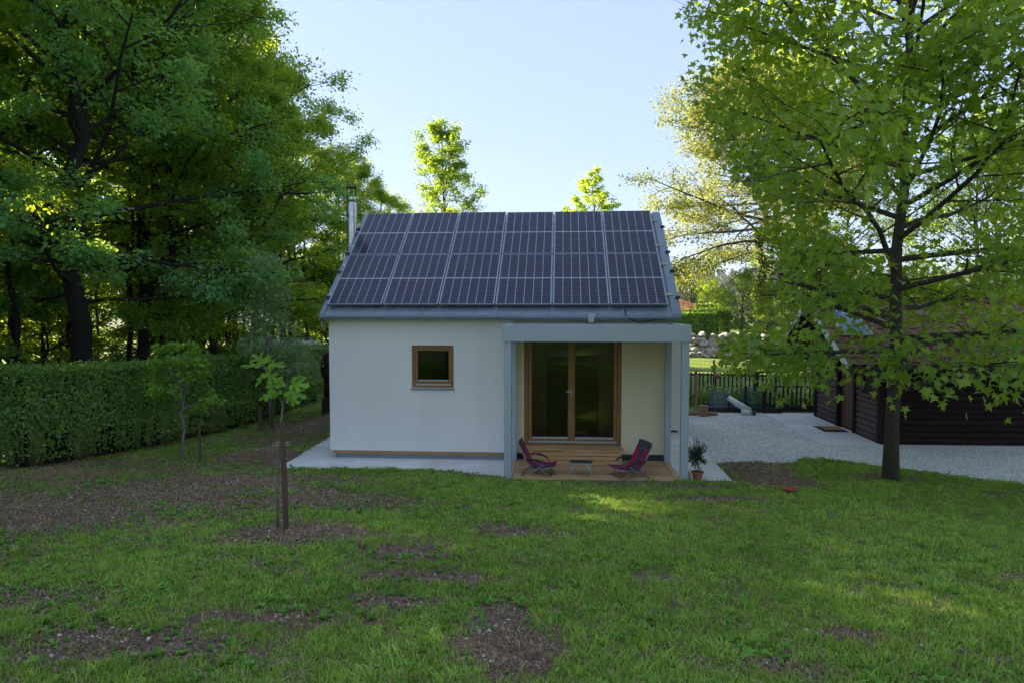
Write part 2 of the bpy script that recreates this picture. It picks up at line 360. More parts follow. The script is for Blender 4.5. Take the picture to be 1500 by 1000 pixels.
def gravelmat():
    m, t, b, o = newmat('pale_gravel'); P = worldpos(t)
    v = nn(t, 'ShaderNodeTexVoronoi'); v.inputs['Scale'].default_value = 42; t.links.new(P, v.inputs['Vector'])
    sp = nn(t, 'ShaderNodeSeparateColor'); t.links.new(v.outputs['Color'], sp.inputs[0])
    c = ramp(t, sp.outputs[0], [(0, (.45, .43, .40)), (.3, (.74, .715, .68)), (.75, (.85, .825, .79)), (1, (.92, .91, .9))])
    c = mixc(t, framp(t, noise(t, .8, P, 5), .62, .85), c, mixc(t, .35, c, (.45, .40, .33)))
    c = mixc(t, framp(t, noise(t, .45, P, 6, .6, sc3=(1, .35, 1)), .35, .65), c, mixc(t, 1, c, (.80, .78, .75), 'MULTIPLY'))
    t.links.new(c, b.inputs['Base Color']); b.inputs['Roughness'].default_value = .85
    inv = framp(t, v.outputs['Distance'], 0, .016, 1, 0); bump(t, inv, .5, .012, b); return m
M['gravel'] = gravelmat()
gx = np.concatenate([np.arange(2.84, 12, .12), np.arange(12, 29, .8)]); gv = []; gn = 60
for x in gx:
    y0 = float(gravel_front(x)) + .08*float(wob(x, 0, 7, 3)) ; y1 = 19.55
    for j in range(gn): gv.append((x, y0+(y1-y0)*j/(gn-1), 0))
gv = np.array(gv); gv[:, 2] = .004 + .008*wob(gv[:, 0], gv[:, 1], 2.5, 5)+.005*wob(gv[:, 0], gv[:, 1], 9, 9)
gi = np.arange(len(gx)*gn).reshape(len(gx), gn)
Fq = np.stack([gi[:-1, :-1], gi[1:, :-1], gi[1:, 1:], gi[:-1, 1:]], -1).reshape(-1, 4)
tag(mobj('gravel', npmesh('gravel', gv, Fq, M['gravel'], True)), kind='structure')

# concrete apron round the house
s = MB(); s.prism([(-5.15, 11.85, -.1), (2.86, 11.85, -.1), (2.86, 19.5, -.1), (-5.15, 19.5, -.1)], (0, 0, .1))
tag(s.obj('concrete_pavement', M['concrete'], bevel=.008), kind='structure')
s = MB(); s.prism([(-.7, 11.5, -.1), (2.86, 11.5, -.1), (2.86, 11.85, -.1), (-.7, 11.85, -.1)], (0, 0, .098))
tag(s.obj('concrete_path_end', M['concrete']), kind='structure')
# paving in front of the shed
pvr = tag(link(bpy.data.objects.new('shed_pavement', None)), kind='structure')
tl = MB().box(-.295, .295, -.295, .295, -.05, .02).mesh('paving_slab', M['paver'])
for i in range(2):
    for j in range(7):
        o = mobj('paving_slab', tl, pvr); o.location = (5.73+i*.6, 15.38+j*.6, .006+.002*((i+j) % 2))
s = MB().box(6.05+.28, 6.9, 14.93, 15.07, -.05, .03).box(6.9, 13, 14.99, 15.13, -.05, .022)
s.obj('kerb_strip', M['paver'], pvr)

# ---------------------------------------------------------------- house
XL, XR, YF, YB, EZ = -4.42, 2.02, 13.14, 18.86, 2.76
RP = R(35.8); RT = math.tan(RP); YM = (YF+YB)/2; RZ = EZ + (YM-YF)*RT
house = thing('small_house', 'small white rendered house with steep grey metal roof covered in solar panels', 'house', (0, 0, 0))
wz0 = .15
w_ = MB()
def wallx(mb, x0, x1, z0, z1, holes, y0, y1):
    """wall in the XZ plane with rectangular holes"""
    xs_ = sorted({x0, x1, *[h[0] for h in holes], *[h[1] for h in holes]}); zs_ = sorted({z0, z1, *[h[2] for h in holes], *[h[3] for h in holes]})
    for a, b in zip(xs_, xs_[1:]):
        col = []
        for c, d in zip(zs_, zs_[1:]):
            if any(h[0] <= a and b <= h[1] and h[2] <= c and d <= h[3] for h in holes): continue
            if col and abs(col[-1][1]-c) < 1e-6: col[-1][1] = d
            else: col.append([c, d])
        for c, d in col: mb.box(a, b, y0, y1, c, d)
WIN = (-2.83, -2.03, 1.36, 2.16); DOOR = (-.70, 1.11, .28, 2.36)
wallx(w_, XL, XR, wz0, EZ, [WIN, DOOR], YF, YF+.3)
w_.box(XL, XL+.3, YF+.3, YB-.3, wz0, EZ).box(XR-.3, XR, YF+.3, YB-.3, wz0, EZ).box(XL, XR, YB-.3, YB, wz0, EZ)
for x in (XL, XR-.3):
    w_.prism([(x, YF+.02, EZ), (x, YB-.02, EZ), (x, YM, RZ-.04)], (.3, 0, 0))
w_.obj('wall', M['render'], house)
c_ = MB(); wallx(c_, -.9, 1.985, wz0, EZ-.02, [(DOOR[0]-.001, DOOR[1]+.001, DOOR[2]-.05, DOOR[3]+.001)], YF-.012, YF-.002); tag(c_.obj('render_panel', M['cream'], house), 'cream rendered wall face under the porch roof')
MB().box(XL+.3, XR-.3, YF+.3, YB-.3, .1, .2).obj('floor', M['step'], house)
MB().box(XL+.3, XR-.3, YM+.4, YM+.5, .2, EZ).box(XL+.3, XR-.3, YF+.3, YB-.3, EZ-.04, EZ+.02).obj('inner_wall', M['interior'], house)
MB().box(XL+.1, XR-.06, YF+.08, YB-.08, -.03, wz0-.005).obj('plinth', M['dark'], house)
MB().box(XL+.12, -.96, YF+.055, YF+.079, -.0, .085).obj('plinth_flashing', M['zinc'], house)
MB().box(XL+.05, -.94, YF+.015, YF+.075, .087, .147).obj('base_board', M['trimwood'], house)
# roof
def slope(mb, x0, x1, y0, th, front=True, y1=YM, lift=0):
    n = (0, -sin(RP), cos(RP))
    def P(y): return EZ + (y-YF)*RT + .02 + lift
    a = [(x0, y0, P(y0)), (x1, y0, P(y0)), (x1, y1, P(y1)), (x0, y1, P(y1))]
    if not front: a = [(x, 2*YM-y, z) for x, y, z in a]
    mb.prism(a, (0, 0, th))
    return mb
EY = YF-.20
s = MB(); slope(s, XL-.06, XR+.06, EY, .10); slope(s, XL-.06, XR+.06, EY, .10, False)
s.obj('roof', M['zinc'], house)
def onroof(y, h=0): return EZ + (y-YF)*RT + .12 + h
for i in range(15):
    x = XL-.02 + i*(XR-XL+.04)/14
    s = MB(); s.hexa([(x-.012, EY, onroof(EY)), (x+.012, EY, onroof(EY)), (x+.012, YM, onroof(YM)), (x-.012, YM, onroof(YM)), (x-.012, EY, onroof(EY, .028)), (x+.012, EY, onroof(EY, .028)), (x+.012, YM, onroof(YM, .028)), (x-.012, YM, onroof(YM, .028))])
    s.obj('standing_seam', M['zinc'], house)
# verge sheets in stepped lengths with dark rail ends
vy = [EY, 13.32, 14.05, 14.62, 15.45, YM]
for sx, wdt in ((1, .17), (-1, .07)):
    x0 = XR-.03 if sx > 0 else XL-.10
    for k in range(5):
        y0, y1 = vy[k]-.02, vy[k+1]; h = .035+.006*(k % 2)
        s = MB(); a = [(x0, y0), (x0+wdt, y0), (x0+wdt, y1), (x0, y1)]
        s.prism([(x, y, onroof(y, -.03)) for x, y in a], (0, 0, h+.03)); s.obj('verge_sheet', M['zinc'], house, bevel=.003)
        if k: 
            xb = x0+wdt-.06 if sx > 0 else x0-.015
            MB().hexa([(xb, y0-.02, onroof(y0, .03)), (xb+.09, y0-.02, onroof(y0, .03)), (xb+.09, y0+.03, onroof(y0, .05)), (xb, y0+.03, onroof(y0, .05)),
                       (xb, y0-.02, onroof(y0, .075)), (xb+.09, y0-.02, onroof(y0, .075)), (xb+.09, y0+.03, onroof(y0, .09)), (xb, y0+.03, onroof(y0, .09))]).obj('rail_end', M['black'], house)
# right-hand gable fascia, eave box at left, gutter
for x in (XL-.075, XR+.061):
    a = [(x, EY, onroof(EY, -.10)), (x, EY, onroof(EY, -.24)), (x, YM, onroof(YM, -.24)), (x, 2*YM-EY, onroof(EY, -.24)), (x, 2*YM-EY, onroof(EY, -.10)), (x, YM, onroof(YM, -.1))]
    MB().prism(a, (.014, 0, 0)).obj('fascia', M['zinc'], house)
s = MB(); n = 10; L0, L1 = XL-.08, XR+.08; gy, gz, gr = EY-.03, onroof(EY)-.04, .052
prof = [(gy+gr*cos(pi+pi*i/n), gz+gr*sin(pi+pi*i/n)) for i in range(n+1)] + [(gy+(gr-.008)*cos(2*pi-pi*i/n), gz+(gr-.008)*sin(2*pi-pi*i/n)) for i in range(n+1)]
s.prism([(L0, y, z) for y, z in prof], (L1-L0, 0, 0)); s.tube([(L0, gy-gr, gz+.004), (L1, gy-gr, gz+.004)], .011, 8)
s.obj('gutter', M['zinc'], house, smooth=False)
for q_ in (L0-.012, L1): MB().box(q_, q_+.012, gy-gr-.01, gy+gr, gz-gr-.01, gz+.02).obj('gutter_end', M['zinc'], house)
s = MB(); s.tube([(-1.0, YF-.07, 2.50), (XR-.02, YF-.07, 2.50)], .03, 12); s.obj('pipe', M['zinc'], house, smooth=True)
x = .53; yy = gy-gr-.02
MB().prism([(x-.085, yy, gz+.07), (x+.085, yy, gz+.07), (x+.035, yy, gz-.10), (x-.035, yy, gz-.10)], (0, .06, 0)).obj('rain_outlet', M['pergola'], house)
s = MB(); s.tube([(x, yy+.03, gz-.13), (x, yy+.05, 2.47)], .022, 10); s.obj('downpipe', M['zinc'], house)
s = MB(); cp = [(1.23+.0, 13.2, 2.86), (1.16, 13.05, 2.82), (1.15, 12.93, 2.74), (1.22, 12.86, 2.66), (1.36, 12.85, 2.615), (1.52, 12.86, 2.625), (1.68, 12.88, 2.65), (1.84, 12.90, 2.655), (1.95, 12.95, 2.66)]
s.tube(cp, .012, 8); s.obj('cable', M['black'], house, smooth=True)
# window and door
def frame(mb, x0, x1, z0, z1, y0, y1, t, tb=None):
    tb = tb or t
    mb.box(x0, x0+t, y0, y1, z0, z1).box(x1-t, x1, y0, y1, z0, z1).box(x0+t, x1-t, y0, y1, z1-t, z1).box(x0+t, x1-t, y0, y1, z0, z0+tb); return mb
x0, x1, z0, z1 = WIN
win = frame(MB(), x0, x1, z0, z1, YF+.05, YF+.12, .055).obj('window', M['winwood'], house, bevel=.004)
frame(MB(), x0+.057, x1-.057, z0+.075, z1-.057, YF+.065, YF+.125, .045).obj('sash', M['winwood'], win, bevel=.004)
MB().box(x0+.1, x1-.1, YF+.09, YF+.10, z0+.12, z1-.1).obj('pane', M['glass'], win)
MB().box(x0+.06, x1-.06, YF+.03, YF+.062, z0+.045, z0+.072).box(x0+.11, x1-.11, YF+.055, YF+.088, z0+.122, z0+.145).obj('rain_rail', M['alu'], win, bevel=.003)
MB().box(x0-.015, x1+.015, YF-.045, YF+.06, z0-.03, z0-.002).obj('sill', M['zinc'], win, bevel=.003)
x0, x1, z0, z1 = DOOR
door = frame(MB(), x0, x1, z0, z1, YF+.05, YF+.13, .075, .06).obj('glass_door', M['winwood'], house, bevel=.004)
xm = (x0+x1)/2 - .02
for a, b in ((x0+.077, xm-.003), (xm+.003, x1-.077)):
    frame(MB(), a, b, z0+.075, z1-.077, YF+.07, YF+.135, .062, .05).obj('sash', M['winwood'], door, bevel=.004)
    MB().box(a+.06, b-.06, YF+.10, YF+.11, z0+.12, z1-.13).obj('pane', M['glass'], door)
    MB().box(a+.063, b-.063, YF+.055, YF+.095, z0+.127, z0+.165).obj('rain_rail', M['alu'], door, bevel=.004)
MB().box(xm-.035, xm+.035, YF+.048, YF+.068, z0+.075, z1-.077).obj('mullion', M['winwood'], door, bevel=.006)
MB().box(x0+.08, x1-.08, YF+.03, YF+.068, z0+.062, z0+.09).obj('threshold_rail', M['alu'], door, bevel=.003)
MB().box(x0-.02, x1+.02, YF-.05, YF+.06, z0-.045, z0-.003).obj('sill', M['zinc'], door, bevel=.003)
MB().box(xm-.006, xm+.006, YF+.028, YF+.05, 1.22, 1.36).box(xm-.11, xm+.006, YF+.018, YF+.03, 1.30, 1.32).obj('handle', M['alu'], door, bevel=.003)
for a, b in ((x0+.06, x0+.42), (x1-.40, x1-.06)):
    m_ = MB(); kn = 36
    for i in range(kn+1):
        xx = a+(b-a)*i/kn; yy = YF+.42+.03*sin(i*1.35)+.012*sin(i*.5)
        m_.v += [(xx, yy, .24), (xx, yy, 2.4)]
    for i in range(kn): m_.f.append((2*i, 2*i+2, 2*i+3, 2*i+1))
    m_.obj('curtain', M['curtain'], door, smooth=True)
# side vestibule
s = MB().box(2.02, 2.72, 16.35, 18.0, .05, 2.35).obj('porch_wall', M['render'], house)
MB().box(2.05, 2.66, 16.37, 17.95, -.02, .046).obj('porch_plinth', M['dark'], house)
MB().box(2.02, 2.78, 16.30, 18.05, 2.352, 2.42).obj('porch_roof', M['zinc'], house)
# flue
fx, fy = -4.59, 15.25
fl = thing('flue_pipe', 'round stainless steel flue pipe with dark rain cap left of the roof', 'chimney', (fx, fy, 0))
MB().lathe(0, 0, [(.112, .0), (.112, 5.13), (.108, 5.14)], 28).obj('pipe', M['steel'], fl, smooth=True)
MB().lathe(0, 0, [(.116, 3.98), (.116, 4.03)], 28).obj('joint_band', M['steel'], fl)
MB().lathe(0, 0, [(.09, 5.12), (.09, 5.26), (.085, 5.27)], 24).obj('collar', M['steel'], fl, smooth=True)
s = MB()
for k in range(4): a = k*pi/2+.5; s.bar((.085*cos(a), .085*sin(a), 5.25), (.095*cos(a), .095*sin(a), 5.47), .012, .012)
s.obj('strut', M['black'], fl)
MB().lathe(0, 0, [(.125, 5.46), (.125, 5.475), (.02, 5.515)], 24).obj('rain_cap', M['black'], fl)
MB().box(-.1, .3, -.03, .03, 3.2, 3.25).obj('wall_bracket', M['steel'], fl)

# ---------------------------------------------------------------- solar panels
PW, PL = 1.04, 1.752
pf = MB(); fr = .013
pf.box(0, PW, 0, fr, 0, .035).box(0, PW, PL-fr, PL, 0, .035).box(0, fr, fr, PL-fr, 0, .035).box(PW-fr, PW, fr, PL-fr, 0, .035)
pf_me = pf.mesh('frame', M['panelframe'])
bs_me = MB().box(fr, PW-fr, fr, PL-fr, .022, .028).mesh('backsheet', M['backsheet'])
cells = MB(); cw = (PW-2*fr-.012-.0)/6; chh = (PL-2*fr-.012-.026)/20
for i in range(6):
    for j in range(20):
        a = fr+.006+i*cw; b = fr+.006+j*chh + (.026 if j >= 10 else 0)
        n0 = len(cells.v); z = .0295
        cells.v += [(a+.005, b+.0014, z), (a+cw-.005, b+.0014, z), (a+cw-.005, b+chh-.0014, z), (a+.005, b+chh-.0014, z)]; cells.f.append((n0, n0+1, n0+2, n0+3))
cell_me = cells.mesh('solar_cell', M['cell'])
cols = ['leftmost', 'second from left', 'third from left', 'third from right', 'second from right', 'rightmost']
ux, uy = XL, 0
for r_ in range(2):
    for c_ in range(6):
        d = -.035 + r_*(PL+.02); y = 13.10 + d*cos(RP); z = onroof(13.10, .075) + d*sin(RP)
        p = thing('solar_panel', f"{cols[c_]} dark blue solar panel in the {'lower' if r_ == 0 else 'upper'} row on the roof", 'solar panel', (XL+.005+c_*(PW+.0215), y, z), group='solar panels on the roof')
        p.rotation_euler = (RP+R(.15*((c_*7+r_*3) % 3-1)), 0, 0)
        mobj('frame', pf_me, p); mobj('backsheet', bs_me, p)
        tag(mobj('solar_cell', cell_me, p), kind='stuff')
for r_ in range(2):
    for q in (.35, 1.4):
        d = .02+r_*(PL+.02)+q; y = 13.10+d*cos(RP); z = onroof(13.10, .05)+d*sin(RP)
        MB().box(XL-.05, XR+.05, -.02, .02, -.02, .02).obj('mounting_rail', M['alu'], house, loc=(0, y, z))

# ---------------------------------------------------------------- pergola, deck, steps
pg = thing('pergola', 'grey steel porch frame with deep front beam over the wooden deck', 'pergola', (0, 0, 0))
bx0, bx1, by0, by1 = -.98, 2.09, 11.55, YF-.055
MB().box(bx0, bx1, by0, by0+.12, 2.32, 2.59).obj('beam', M['pergola'], pg, bevel=.005)
MB().box(bx0, bx0+.12, by0+.122, by1, 2.32, 2.588).obj('beam', M['pergola'], pg, bevel=.005)
MB().box(bx1-.12, bx1, by0+.122, by1, 2.32, 2.588).obj('beam', M['pergola'], pg, bevel=.005)
MB().box(bx0+.122, bx1-.122, by1-.1, by1, 2.32, 2.586).obj('beam', M['pergola'], pg, bevel=.005)
MB().box(bx0+.122, bx1-.122, by0+.122, by1-.102, 2.43, 2.47).obj('roof_panel', M['pergola'], pg)
for x0, x1, y0 in ((-.95, -.83, 11.58), (1.945, 2.065, 11.58), (-.94, -.83, 12.93), (1.88, 1.99, 12.93)):
    c = MB().box(x0, x1, y0, y0+.12, -.02, 2.322).obj('post', M['pergola'], pg, bevel=.006)
    MB().box(x0-.02, x1+.02, y0-.02, y0+.14, 0, .012).obj('foot_plate', M['pergola'], c)
    for q_ in (.03, .09): MB().tube([(x0+q_, y0-.006, 2.28), (x0+q_, y0+.001, 2.28)], .007, 8).obj('bolt', M['steel'], c)
for q_ in (-.18, -.06): MB().tube([(q_, 12.3, 2.43), (q_, 12.3, 2.30)], .02, 8).obj('ceiling_spot', M['alu'], pg)
dk = thing('wooden_deck', 'low larch deck of lengthwise planks under the grey porch', 'deck', (0, 0, 0))
for i in range(14):
    y0 = 11.50+i*.114
    s = MB().box(-.815, 1.865, y0, y0+.108, .018, .045)
    s.obj('plank', M['deck'], dk, bevel=.003)
for x0 in (-.925, 1.87): MB().box(x0, x0+.105, 11.705 if 1 else 0, 12.92, .018, .047).obj('edge_plank', M['deck'], dk, bevel=.003)
MB().box(-.9, 1.95, 11.52, 13.08, -.03, .016).obj('joist', M['dark'], dk)
st = thing('wooden_step', 'box step of stacked larch boards below the glass door', 'step', (0, 0, 0))
for k in range(3):
    MB().box(-.68, 1.09-.004*k, 12.70-.012*(2-k), 12.735-.012*(2-k), .047+k*.076, .047+k*.076+.068).obj('board', M['step'], st, bevel=.005)
for k in range(3): MB().box(-.68, 1.09, 12.70+k*.125, 12.70+k*.125+.118, .275, .30).obj('tread_board', M['step'], st, bevel=.005)
MB().box(-.66, 1.07, 12.74, 13.07, .047, .274).obj('step_frame', M['dark'], st)
tag(MB().box(-.545, .015, 12.66, 12.80, .301, .326).obj('loose_board', M['step'], bevel=.012), 'short rounded wooden board lying on left end of the step', 'board')

# ---------------------------------------------------------------- leaves and trees
def tmpl_quad(w=.5, cup=.08): return np.array([(0,0,0),(w/2,.5,cup),(0,1,0),(-w/2,.5,cup)]), np.array([(0,1,2),(0,2,3)])
_o = [(0,0),(.16,-.16),(.50,-.06),(.34,.16),(.66,.46),(.36,.44),(.24,.56),(.22,.72),(0,1.06)]
_mp = _o + [(-x, y) for x, y in reversed(_o[1:-1])]
def tmpl_maple():
    v = [(0, .32, -.04)] + [(x, y, .16*abs(x)+(-.20*y*y)) for x, y in _mp]; k = len(_mp)
    return np.array(v), np.array([(0, 1+i, 1+(i+1) % k) for i in range(k)])
_fg = [(0,0),(.12,-.12),(.38,-.02),(.42,.14),(.18,.22),(.24,.34),(.52,.55),(.48,.72),(.30,.66),(.14,.48),(.13,.70),(.2,.95),(0,1.1)]
def tmpl_fig():
    p = _fg + [(-x, y) for x, y in reversed(_fg[1:-1])]
    v = [(0, .3, 0)] + [(x, y, -.12*y*y+.08*abs(x)) for x, y in p]; k = len(p)
    return np.array(v), np.array([(0, 1+i, 1+(i+1) % k) for i in range(k)])
def unit(a): return a/(np.linalg.norm(a, axis=-1, keepdims=True)+1e-9)
def leaf_frames(rs, n, out, up_w=1.0, jit=.5, droop=.3):
    """leaf axis (y) and normal (z) for n leaves growing along directions out"""
    d = unit(out + rs.randn(n, 3)*.55 + np.array([0, 0, -droop])); nr = np.array([0, 0, up_w]) + rs.randn(n, 3)*jit
    nr = unit(nr - d*np.sum(nr*d, 1, keepdims=True)); return d, nr
def leaves(name, P, d, nr, size, tm, mat):
    tv, tf = tm; side = np.cross(d, nr); S = size[:, None, None]
    V = P[:, None, :] + S*(tv[None, :, 0:1]*side[:, None, :] + tv[None, :, 1:2]*d[:, None, :] + tv[None, :, 2:3]*nr[:, None, :])
    k = len(tv); F = tf[None] + (np.arange(len(P))*k)[:, None, None]
    return npmesh(name, V.reshape(-1, 3), F.reshape(-1, 3), mat)

def grow(seed, H, cb, Rad, prof, n1=26, n2=7, n3=5, e0=10, e1=65, tr=.16, lean=(0, 0), sides=8, wig=.05, sub=.42, fork=None, trunk_top=.93, wood=True, lw=.016, clip=None):
    """trunk, limbs, branches and twigs; returns wood mesh builder and twig segments"""
    rg = random.Random(seed); mb = MB(); tw = []
    def wigl(a, d, L, n, w, up=0):
        pts = [np.array(a, float)]; d = np.array(d, float)
        for i in range(n):
            d = d + np.array([rg.gauss(0, w), rg.gauss(0, w), rg.gauss(0, w)+up]); d /= np.linalg.norm(d)
            pts.append(pts[-1]+d*L/n)
        return pts
    nT = 12; T = [np.array([lean[0]*(i/nT)**1.3 + rg.gauss(0, wig)*(i > 0), lean[1]*(i/nT)+rg.gauss(0, wig)*(i > 0), H*trunk_top*i/nT]) for i in range(nT+1)]
    T[0][2] = -.25
    rad = [tr*(1.25 if i == 0 else 1)*(1-.88*(i/nT)**.9)+.012 for i in range(nT+1)]
    mb.tube(T, rad, sides)
    def tp(h):
        f = max(0, min(nT-.001, h/(H*trunk_top)*nT)); i = int(f); return T[i]*(1-(f-i))+T[i+1]*(f-i), rad[i]
    for k in range(n1):
        t = (k+.5)/n1; t = t**1.05; h = cb+(H*trunk_top-cb)*t
        az = k*2.39996+rg.uniform(-.4, .4); el = R(e0+(e1-e0)*t+rg.uniform(-8, 8))
        L = Rad*prof(t)*rg.uniform(.78, 1.12); p, rr = tp(h*rg.uniform(.985, 1.0))
        d = (cos(az)*cos(el), sin(az)*cos(el), sin(el))
        B = wigl(p, d, L, 6, .10, .02 if el > .3 else -.005)
        r0 = min(rr*.5, lw+.011*L)
        if clip is not None:
            m_ = next((i for i in range(7) if not clip(B[i])), 7)
            if m_ < 2: continue
            if m_ < 7: B = [B[0]+(B[m_-1]-B[0])*i/6+(B[min(6, i)]-B[min(6, i)]) for i in range(7)]
        mb.tube(B, [r0*(1-.8*i/6)+.006 for i in range(7)], 5, False)
        for j in range(n2):
            u = .28+.72*(j+.5)/n2; i = min(5, int(u*6)); q = B[i]*(1-(u*6-i))+B[i+1]*(u*6-i)
            bd = B[i+1]-B[i]; bd /= np.linalg.norm(bd); sd_ = np.cross(bd, (0, 0, 1)); sd_ /= np.linalg.norm(sd_)+1e-6
            sg = 1 if j % 2 else -1; d2 = bd*.75+sd_*sg*rg.uniform(.5, 1)+np.array([0, 0, rg.uniform(-.25, .35)]); d2 /= np.linalg.norm(d2)
            if clip is not None and not clip(q): continue
            L2 = max(.25, L*sub*(1.15-.6*u))*rg.uniform(.7, 1.2); C = wigl(q, d2, L2, 3, .16, -.01)
            mb.tube(C, [r0*.38, r0*.28, r0*.18, .004], 4, False)
            for m_ in range(n3):
                u2 = .25+.75*(m_+.7)/n3; i2 = min(2, int(u2*3)); q2 = C[i2]*(1-(u2*3-i2))+C[i2+1]*(u2*3-i2)
                d3 = d2*.8+np.array([rg.gauss(0, .6), rg.gauss(0, .6), rg.gauss(-.05, .3)]); d3 /= np.linalg.norm(d3); L3 = L2*rg.uniform(.3, .55)
                e = q2+d3*L3; tw.append((q2, e))
                if wood: mb.tube([q2, e], [r0*.13+.002, .0025], 3, False)
    return mb, np.array([t[0] for t in tw]), np.array([t[1] for t in tw]), T
def foliage(name, seed, A, B, n, size, tm, mat, spread=.10, up_w=1.0, jit=.5, droop=.3, clump=1.0, flat=.6, lenw=0):
    r = np.random.RandomState(seed); wgt = r.gamma(clump, 1, len(A))*np.linalg.norm(B-A, axis=1)**lenw; wgt /= wgt.sum()
    k = r.choice(len(A), n, p=wgt); t = r.rand(n, 1)**.7
    P = A[k]*(1-t)+B[k]*t+r.randn(n, 3)*spread*np.array([1, 1, flat])
    d, nr = leaf_frames(r, n, unit(B[k]-A[k]), up_w, jit, droop)
    return P, d, nr, size*r.uniform(.65, 1.2, n)
def tree_meshes(seed, leafn, size, mat, bark, tm=None, name='tree', spread=.12, up_w=1, jit=.5, droop=.3, clump=1., lenw=0, **kw):
    mb, A, B, T = grow(seed, **kw)
    P, d, nr, sz = foliage(name, seed+1, A, B, leafn, size, tm, mat, spread, up_w, jit, droop, clump, lenw=lenw)
    return mb.mesh('trunk', bark, True), leaves('crown', P, d, nr, sz, tm or tmpl_quad(), mat)
def plant_tree(name, meshes, x, y, label, cat='tree', group=None, rz=0, sc=1.0, z=None, sz=None):
    e = thing(name, label, cat, (x, y, GZ(x, y) if z is None else z), rz, group); e.scale = (sc, sc, sz or sc)
    mobj('trunk', meshes[0], e); c = mobj('crown', meshes[1], e); c['kind'] = 'stuff'
    return e
Q = tmpl_quad(.62, .1)
prof_round = lambda t: .35+.75*math.sin(pi*min(1, t*.85+.18))
prof_wide = lambda t: .55+.55*math.sin(pi*min(1, t*.8+.2))
prof_cone = lambda t: 1.05-.85*t

forest = [
 tree_meshes(11, 42000, .135, M['leaf_forest'], M['barkdark'], Q, H=15, cb=4.2, Rad=4.2, prof=prof_round, n1=24, n2=7, n3=5, tr=.17, spread=.20, jit=.45, clump=.8),
 tree_meshes(23, 46000, .14, M['leaf_forest'], M['barkdark'], Q, H=14, cb=3.0, Rad=4.1, prof=prof_wide, n1=26, n2=7, n3=5, tr=.15, spread=.20, jit=.4, clump=.8, e0=5),
 tree_meshes(37, 32000, .13, M['leaf_oak'], M['barkdark'], Q, H=13, cb=5.5, Rad=3.6, prof=prof_round, n1=20, n2=7, n3=5, tr=.12, spread=.22, jit=.6, clump=.8, e0=20),
]
shrub = [
 tree_meshes(51, 9000, .10, M['leaf_forest'], M['barkdark'], Q, H=3.4, cb=.25, Rad=1.5, prof=prof_wide, n1=18, n2=5, n3=4, tr=.04, spread=.12, sides=5, lw=.006),
 tree_meshes(52, 9000, .11, M['leaf_light'], M['barkdark'], Q, H=4.6, cb=.3, Rad=1.9, prof=prof_wide, n1=18, n2=5, n3=4, tr=.05, spread=.16, sides=5, lw=.006),
]
rf = random.Random(5)
# the big oak at the left
ok = tree_meshes(77, 110000, .12, M['leaf_oak'], M['barkdark'], Q, H=14.5, cb=2.7, Rad=4.9, prof=prof_wide, n1=40, n2=8, n3=6, tr=.25, sides=12, lw=.006, e0=0, e1=60, spread=.17, jit=.4, clump=.6, wig=.09)
plant_tree('oak_tree', ok, -11.6, 16.2, 'big dark oak with thick forking trunk just behind the left part of the hedge', rz=.6)
spots = [(-15.0,14.0,0,1.0),(-11.3,19.8,1,.88),(-12.6,20.5,0,.98),(-12.2,24,1,1.0),(-15.5,19.0,2,1.1),(-13.6,25.5,0,1.02),(-11.6,28.6,0,.92),(-17.5,24,1,1.1),
 (-14.5,30.5,1,1.0),(-10.6,33.0,1,.66),(-8.9,34.5,0,.60),(-13.5,34.5,0,.8),(-18.5,15.5,2,1.1),(-16.8,29,2,1.05),(-20.5,19.5,2,1.15),(-20,27.5,0,1.05),(-19.5,34,1,1),
 (-22.5,23.5,2,1.1),(-23,31,2,1.05),(-22,11.5,2,1.1),(-17.5,10.5,2,1.1),(-13.5,11.2,0,1.0),
 (-18,4.5,1,1),(-14.5,5.5,0,1),(-23.5,5.5,2,1.05),(-24,14,2,1.15)]
for i, (x, y, k, sc) in enumerate(spots):
    lb = ['tall leafy tree with dark trunk in the shady forest behind the hedge', 'spreading beech like tree in the forest edge behind the hedge', 'slender high crowned tree deep inside the forest'][k]
    plant_tree('forest_tree', forest[k], x, y, lb, group=['tall trees in the forest', 'spreading trees at the forest edge', 'slender trees inside the forest'][k], rz=rf.uniform(0, 6.28), sc=sc*rf.uniform(.95, 1.05))
for i, (x, y, k, sc) in enumerate([(-10,-25,0,.9),(-4,-27,1,.9),(2.5,-25.5,0,.9),(8.5,-27,1,.9),(15,-25,0,.9),(-.5,-31,1,1),(6,-32,0,1),(-8,-31,1,1),(21,-27,1,.9),(13,-31,0,1)]):
    plant_tree('wood_tree', forest[k], x, y, 'tree of the dark wood mirrored in the glass door', group='trees behind the lawn mirrored in the glass', rz=rf.uniform(0, 6.28), sc=sc, z=0.6)
